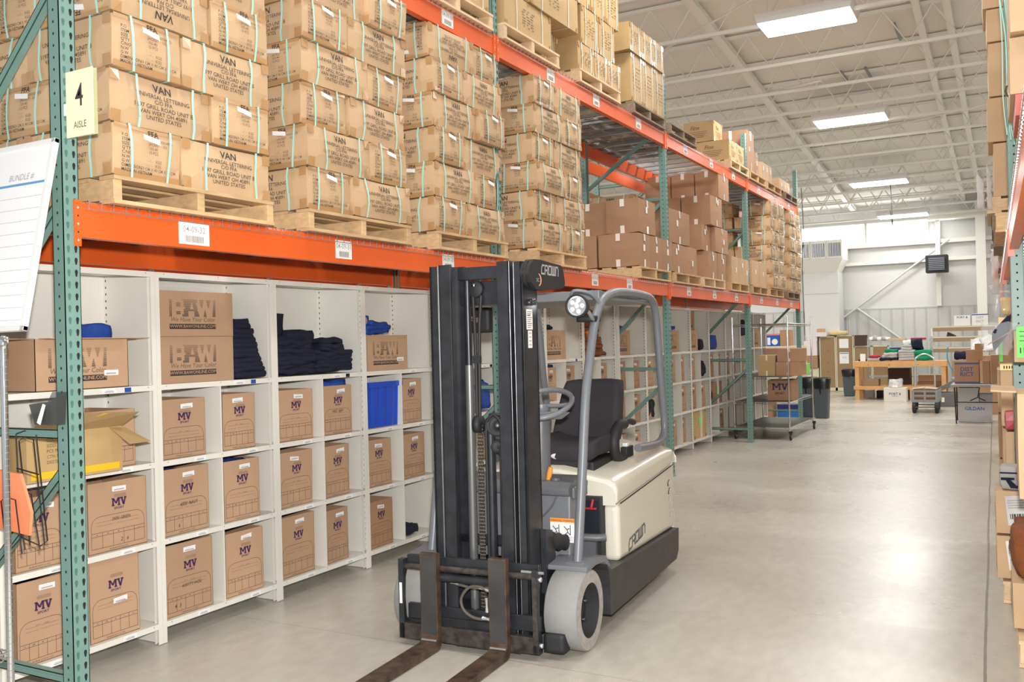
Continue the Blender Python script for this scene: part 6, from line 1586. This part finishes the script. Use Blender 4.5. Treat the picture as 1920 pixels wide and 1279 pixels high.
# folding table at the far right of the aisle
def table():
    R = empty('folding_table', (2.50, 15.15, 0)); tag(R, 'grey folding table with black legs at the right of the aisle', 'table')
    q = MB(); q.box(0, .95, 0, .75, .635, .68, mat('table_top', (.34, .33, .32), .5)); q.build('table_top', R, .008)
    for x in (.06, .80):
        q = MB(); q.tube([(x, .04, .63), (x + .02, .0, .0)], .011, MATB, 8); q.tube([(x, .70, .63), (x, .74, .0)], .011, MATB, 8); q.tube([(x + .005, .02, .30), (x, .72, .30)], .008, MATB, 6); q.build('leg', R)
    q = MB(); q.tube([(.07, .01, .375), (.80, .01, .375)], .008, MATB, 6); q.tube([(.30, .012, .40), (.42, .012, .46), (.54, .012, .40)], .009, MATB, 6); q.tube([(.42, .012, .46), (.45, .02, .63)], .009, MATB, 6); q.build('leg_brace', R)
table()
BRN = [('DIST', .56, .10, INKB), ('RICT', .34, .10, INKB)]
fbox(2.56, 15.35, .682, .385, .40, .40, BROWN, 'brown box with blue bands and split lettering on the folding table', txt=BRN, stripe=[.06, .89])
fbox(2.74, 15.45, 1.086, .26, .3, .19, BROWN, 'brown box on the blue-banded box')
fbox(2.88, 15.5, 1.28, .14, .25, .10, BROWN, 'small brown box topping the stack on the folding table')
fbox(3.0, 15.35, .682, .11, .40, .40, BROWN, 'narrow brown box right of the blue-banded box')
fbox(3.13, 15.3, .682, .25, .40, .50, BROWN, 'brown box at the right edge of the folding table')
fbox(2.595, 15.45, .003, .525, .45, .345, mat('grey_white_box', (.58, .58, .60), .6), 'large white carton with blue lettering under the folding table', txt=[('GILDAN', .62, .085, INKB)])
fbox(2.60, 15.45, .352, .33, .4, .255, mat('grey_white_box', (.58, .58, .60), .6), 'pale grey box on the white carton under the table, left')
fbox(2.94, 15.45, .352, .20, .4, .15, mat('grey_box', (.40, .40, .42), .6), 'darker grey box on the white carton under the table, right')
cl = cloth(2.25, 2.50, 21.2, 21.6, .935, 1.1, NAVY, 260, 'navy and white garment at the right end beyond the bench', amp=.04)
fbox(2.2, 21.15, 0, .6, .5, .93, BROWN, 'large brown carton beyond the right end of the bench')
q = MB(); q.tube(smooth_path([(2.14, 20.9, 1.25), (2.12, 20.9, 1.0), (2.2, 20.9, .75), (2.32, 20.95, .62), (2.22, 20.95, .55)], 5), .012, mat('blue_hose', (.03, .28, .42), .4), 6); tag(q.build('air_hose'), 'light blue air hose hanging at the right end of the bench', 'hose')
sheet('plastic_sheet', lambda u, v: Vector((2.75 + .42 * u, 17.2 + .1 * v, 1.15 + .30 * v + .10 * u + .05 * nz(u * 5, v * 5, 7))), 8, 6, SHRINK, 'crumpled white plastic over boxes at the right of the aisle')
fbox(2.8, 17.25, 0, .5, .5, 1.12, BROWN, 'tall brown carton under the crumpled white plastic')

# ================================================================== LEFT FOREGROUND
R_ = empty('aisle_sign', (.056, -.088, 2.495)); tag(R_, 'pale yellow folded card sign reading 4 AISLE on the nearest green post', 'sign')
q = MB(); q.box(0, .172, -.002, 0, 0, .275, YEL); q.add([(0, .0, 0), (.172, .018, .002), (.172, .018, .275), (0, .0, .275)], [(0, 1, 2, 3), (3, 2, 1, 0)], YEL)
q.text('4', (.086, -.0035, .125), (1, 0, 0), (0, 0, 1), .135, INK, wide=.78); q.text('AISLE', (.088, -.0035, .035), (1, 0, 0), (0, 0, 1), .040, INKF, wide=.85); q.build('sign_card', R_)
q = MB(); q.box(-.03, -.002, .008, .010, .10, .15, WHITE); q.build('tape_tab', R_)
# whiteboard leaning on the rack end
R_ = empty('whiteboard', (.040, -.285, 1.690)); R_.rotation_euler = (math.radians(-11.5), 0, 0); tag(R_, 'white ruled whiteboard leaning against the rack end at far left', 'whiteboard')
q = MB(); q.box(-1.2, -.02, -.004, .004, .015, .80, mat('board_white', (.90, .90, .90), .25)); q.build('writing_surface', R_)
q = MB(); q.box(-.024, 0, -.012, .012, 0, .82, ENAM); q.box(-1.2, 0, -.012, .012, 0, .022, ENAM); q.box(-1.2, 0, -.012, .012, .798, .82, ENAM); q.build('frame', R_, .003)
q = MB(); q.box(-1.2, -.024, -.0055, -.0045, .630, .640, mat('marker_blue', (.12, .32, .62), .5))
for k in range(11): q.box(-1.2, -.035, -.0055, -.0048, .575 - k * .053, .5762 - k * .053, GREYT)
q.text('BUNDLE #', (-.11, -.0058, .655), (1, 0, 0), (0, 0, 1), .040, GREYT, 'RIGHT', wide=.9, shear=.15); q.build('ruled_lines', R_)
# chrome wire shelving under it
def shelf_stand():
    R = empty('wire_shelving', (-.75, -.86, 0)); tag(R, 'chrome wire shelving stand in the left foreground under the whiteboard', 'wire shelving')
    for x, y in ((0, 0), (.84, 0), (0, .45), (.84, .45)):
        q = MB(); q.tube([(x, y, .01), (x, y, 1.66)], .0127, CHROME, 12)
        z = .05
        while z < 1.66: q.tube([(x, y, z), (x, y, z + .002)], .0131, GREYM, 12, cap=False); z += .0254
        q.lathe([(.016, 1.62), (.020, 1.63), (.020, 1.665), (.001, 1.67)], (x, y, 0), 2, CHROME, 12); q.build('post', R)
    for z in (.45, 1.655):
        q = MB()
        for y in (0, .45): q.tube([(0, y, z), (.84, y, z)], .004, CHROME, 6); q.tube([(0, y, z - .03), (.84, y, z - .03)], .004, CHROME, 6); q.tube([(.84 * j / 24, y, z - (.03 if j % 2 else 0)) for j in range(25)], .003, CHROME, 5)
        for x in (0, .84): q.tube([(x, 0, z), (x, .45, z)], .005, CHROME, 6); q.tube([(x, .45 * j / 12, z - (.03 if j % 2 else 0)) for j in range(13)], .003, CHROME, 5)
        j = .02
        while j < .83: q.tube([(j, 0, z + .004), (j, .45, z + .004)], .0017, CHROME, 4, cap=False); j += .022
        q.build('wire_shelf', R)
shelf_stand()
# wire file holder with orange folders, hung on the frame brace
R_ = empty('wire_file_holder', (-.30, -.10, .80)); tag(R_, 'black wire file holder hooked over the green brace at far left', 'file holder')
for k, (a, b, c) in enumerate(((0, 0, .17), (.035, -.03, .17), (.09, -.075, .17), (.12, -.13, .17))):
    q = MB(); zt = (.43, .20, .18, .08)[k]; x0 = -.04 + (.0, .02, -.02, -.15)[k]; w = .20
    q.tube([(x0 + w, b * 1.2 - .0, -.02 - .01 * k), (x0 + w - .06, b, zt), (x0 + w - .12, b, zt + .008), (x0 + w - .16, b, zt - .01), (x0 + w - .10, b * 1.2, -.03 - .01 * k)], .0028, MATB, 6)
    q.build('wire_loop', R_)
q = MB(); q.tube([(-.02, 0, .45), (-.02, .04, .46), (-.02, .09, .44)], .0028, MATB, 6); q.tube([(-.02, 0, .45), (0, 0, 0), (.14, -.16, -.03)], .0028, MATB, 6); q.tube([(.12, 0, .45), (.18, 0, .0), (.16, -.02, -.02), (0, 0, 0)], .0028, MATB, 6); q.tube([(-.02, .0, .30), (.13, 0, .28)], .0035, MATB, 6); q.build('hook_frame', R_)
def folder(x, y, z, rz, lab, paper):
    q = MB(); q.add([(0, 0, 0), (.24, 0, -.02), (.26, -.005, .08), (.20, -.01, .24), (0, -.01, .255), (0, .012, 0), (.24, .012, -.02), (.262, .008, .08), (.20, .004, .24), (0, .004, .255)],
                    [(0, 1, 2, 3, 4), (9, 8, 7, 6, 5), (0, 5, 6, 1), (1, 6, 7, 2), (2, 7, 8, 3), (3, 8, 9, 4), (4, 9, 5, 0)], ORF); o = q.build('file_folder')
    place(o, (x, y, z), rz); tag(o, lab, 'folder')
    if paper:
        t = MB(); t.add([(.0, -.003, .045), (.165, -.003, .03), (.12, -.012, .175), (.0, -.013, .20)], [(0, 1, 2, 3)], WHITE)
        t.add([(.06, -.010, .15), (.13, -.009, .14), (.128, -.0095, .148), (.058, -.0105, .158)], [(0, 1, 2, 3)], mat('highlighter', (.85, .85, .05), .5))
        for k in range(5): t.add([(.02, -.006, .13 - k * .016), (.13, -.006, .12 - k * .016), (.13, -.0062, .122 - k * .016), (.02, -.0062, .132 - k * .016)], [(0, 1, 2, 3)], GREYT)
        t.build('paper_sheet', o)
folder(-.395, -.16, .85, 0, 'orange file folder, rear one in the black wire holder', False)
folder(-.50, -.25, .79, -.05, 'orange file folder with white highlighted sheet, front one', True)
# smoked mesh tray on the post
R_ = empty('mesh_tray', (-.12, -.10, 1.30)); tag(R_, 'small black mesh pocket tray fixed on the nearest green post', 'tray')
q = MB(); q.add([(0, 0, 0), (.135, 0, .0), (.15, 0, .135), (.055, 0, .135), (.02, 0, .09), (-.02, 0, .09), (.02, -.06, .0), (.13, -.06, 0), (.14, -.07, .10), (.0, -.07, .085)],
              [(0, 1, 2, 3, 4, 5), (0, 6, 7, 1), (6, 7, 8, 9), (0, 5, 9, 6), (1, 2, 8, 7)], TRAYM); q.build('mesh_pocket', R_)
q = MB(); q.add([(.05, -.071, .01), (.075, -.071, .0), (.115, -.073, .085), (.095, -.073, .09)], [(0, 1, 2, 3), (3, 2, 1, 0)], WHITE); q.build('white_slip', R_)
# open carton with yellow tape on the second shelf
o = stripe_box(.5, .36, .235, 33, opened=False)
me = MB(); me.box(-.36, 0, 0, .52, 0, .225, GOLD); me.box(-.36, 0, .52, .64, .222, .226, GOLD) if False else None
bpy.data.objects.remove(o)
o = me.build('shipping_carton'); place(o, (-.50, .065, .996)); tag(o, 'golden open carton with yellow tape bulging from a left cubby', 'carton')
f = MB(); f.add([(0, .0, .225), (0, .52, .225), (.16, .50, .30), (.16, .0, .33)], [(0, 1, 2, 3), (3, 2, 1, 0)], GOLD); f.build('flap', o)
f = MB(); f.add([(0, .44, .225), (0, .54, .215), (.12, .60, .14), (.12, .47, .14)], [(0, 1, 2, 3), (3, 2, 1, 0)], GOLD); f.build('flap', o)
f = MB(); f.box(.0005, .0015, .02, .50, .012, .045, YTAPE); f.build('yellow_tape', o); f = MB(); f.add([(.005, .02, .235), (.005, .06, .235), (.155, .33, .305), (.155, .29, .31)], [(0, 1, 2, 3), (3, 2, 1, 0)], YTAPE); f.build('yellow_tape', o)
f = MB()
for k, t_ in enumerate(('COLOR', 'SIZES', 'PCS PER CTN', 'CTN NO', 'DESTINATION')): f.text(t_, (.002, .10, .185 - k * .026), (0, 1, 0), (0, 0, 1), .022, INKF, 'LEFT')
f.build('printed_text', o)

# ================================================================== CAMERA AND LIGHT
def cam_light():
    yaw, pit, rol = .4999, .0024, -.0251
    F = Vector((-math.sin(yaw) * math.cos(pit), math.cos(yaw) * math.cos(pit), math.sin(pit)))
    R0 = Vector((math.cos(yaw), math.sin(yaw), 0)); U0 = R0.cross(F)
    Rv = R0 * math.cos(rol) + U0 * math.sin(rol); Uv = -R0 * math.sin(rol) + U0 * math.cos(rol)
    c = bpy.data.cameras.new('camera'); c.sensor_width = 36; c.lens = 1730.09 / 1920 * 36; c.clip_start = .05; c.clip_end = 200
    o = bpy.data.objects.new('camera', c); COL.objects.link(o)
    M = Matrix(((Rv.x, Uv.x, -F.x), (Rv.y, Uv.y, -F.y), (Rv.z, Uv.z, -F.z))).to_4x4(); M.translation = (3.5216, -2.5947, 1.5919)
    o.matrix_world = M; SC.camera = o
    # the photographer's flash, just above the lens
    l = bpy.data.lights.new('flash', 'AREA'); l.shape = 'DISK'; l.size = .09; l.energy = 250; l.color = (1, .98, .955)
    lo = bpy.data.objects.new('flash', l); COL.objects.link(lo); lo.matrix_world = Matrix.Translation(Uv * .20 + Rv * .02) @ M
    # troffers: light below each visible fixture, and the same fixtures further along the hall; added side rows and window lamp share the name
    def area(x, y, z, sx, sy, e, col=(1, .98, .955), rot=(0, 0, 0)):
        l = bpy.data.lights.new('troffer', 'AREA'); l.shape = 'RECTANGLE'; l.size = sx; l.size_y = sy; l.energy = e; l.color = col
        lo = bpy.data.objects.new('troffer', l); COL.objects.link(lo); lo.location = (x, y, z); lo.rotation_euler = rot
    for y, ee in ((.9, 1.), (5.8, 1.), (10.75, 1.), (15.5, 1.), (20.6, .8), (24.6, .3)):
        z = 6.0 - .085 * (y - 10.8) - .06
        area(1.06 - .02 * (y - 10.75) / 5, y, z, 1.22, .6, 95 * ee)
        for x in (-4.5, 6.5): area(x, y, z, 1.22, .6, 150 * ee)  # unseen side rows over other aisles, added and powered up to brighten the ceiling
    area(-.3, 25.9, 4.5, 4.8, .5, 25, (.93, .97, 1.), (-PI / 2, 0, 0))  # area lamp carrying the window strip's daylight into the hall
    w = bpy.data.worlds.new('hall_air'); SC.world = w; w.use_nodes = True
    w.node_tree.nodes['Background'].inputs[0].default_value = (.93, .96, 1, 1); w.node_tree.nodes['Background'].inputs[1].default_value = .6
    SC.view_settings.view_transform = 'Standard'; SC.view_settings.look = 'None'; SC.view_settings.exposure = .15; SC.view_settings.gamma = 1
    SC.view_settings.use_curve_mapping = False
    SC.cycles.max_bounces = 8; SC.cycles.diffuse_bounces = 4; SC.cycles.glossy_bounces = 3; SC.cycles.transparent_max_bounces = 8
    SC.cycles.use_denoising = True; SC.cycles.sample_clamp_indirect = 4
cam_light()
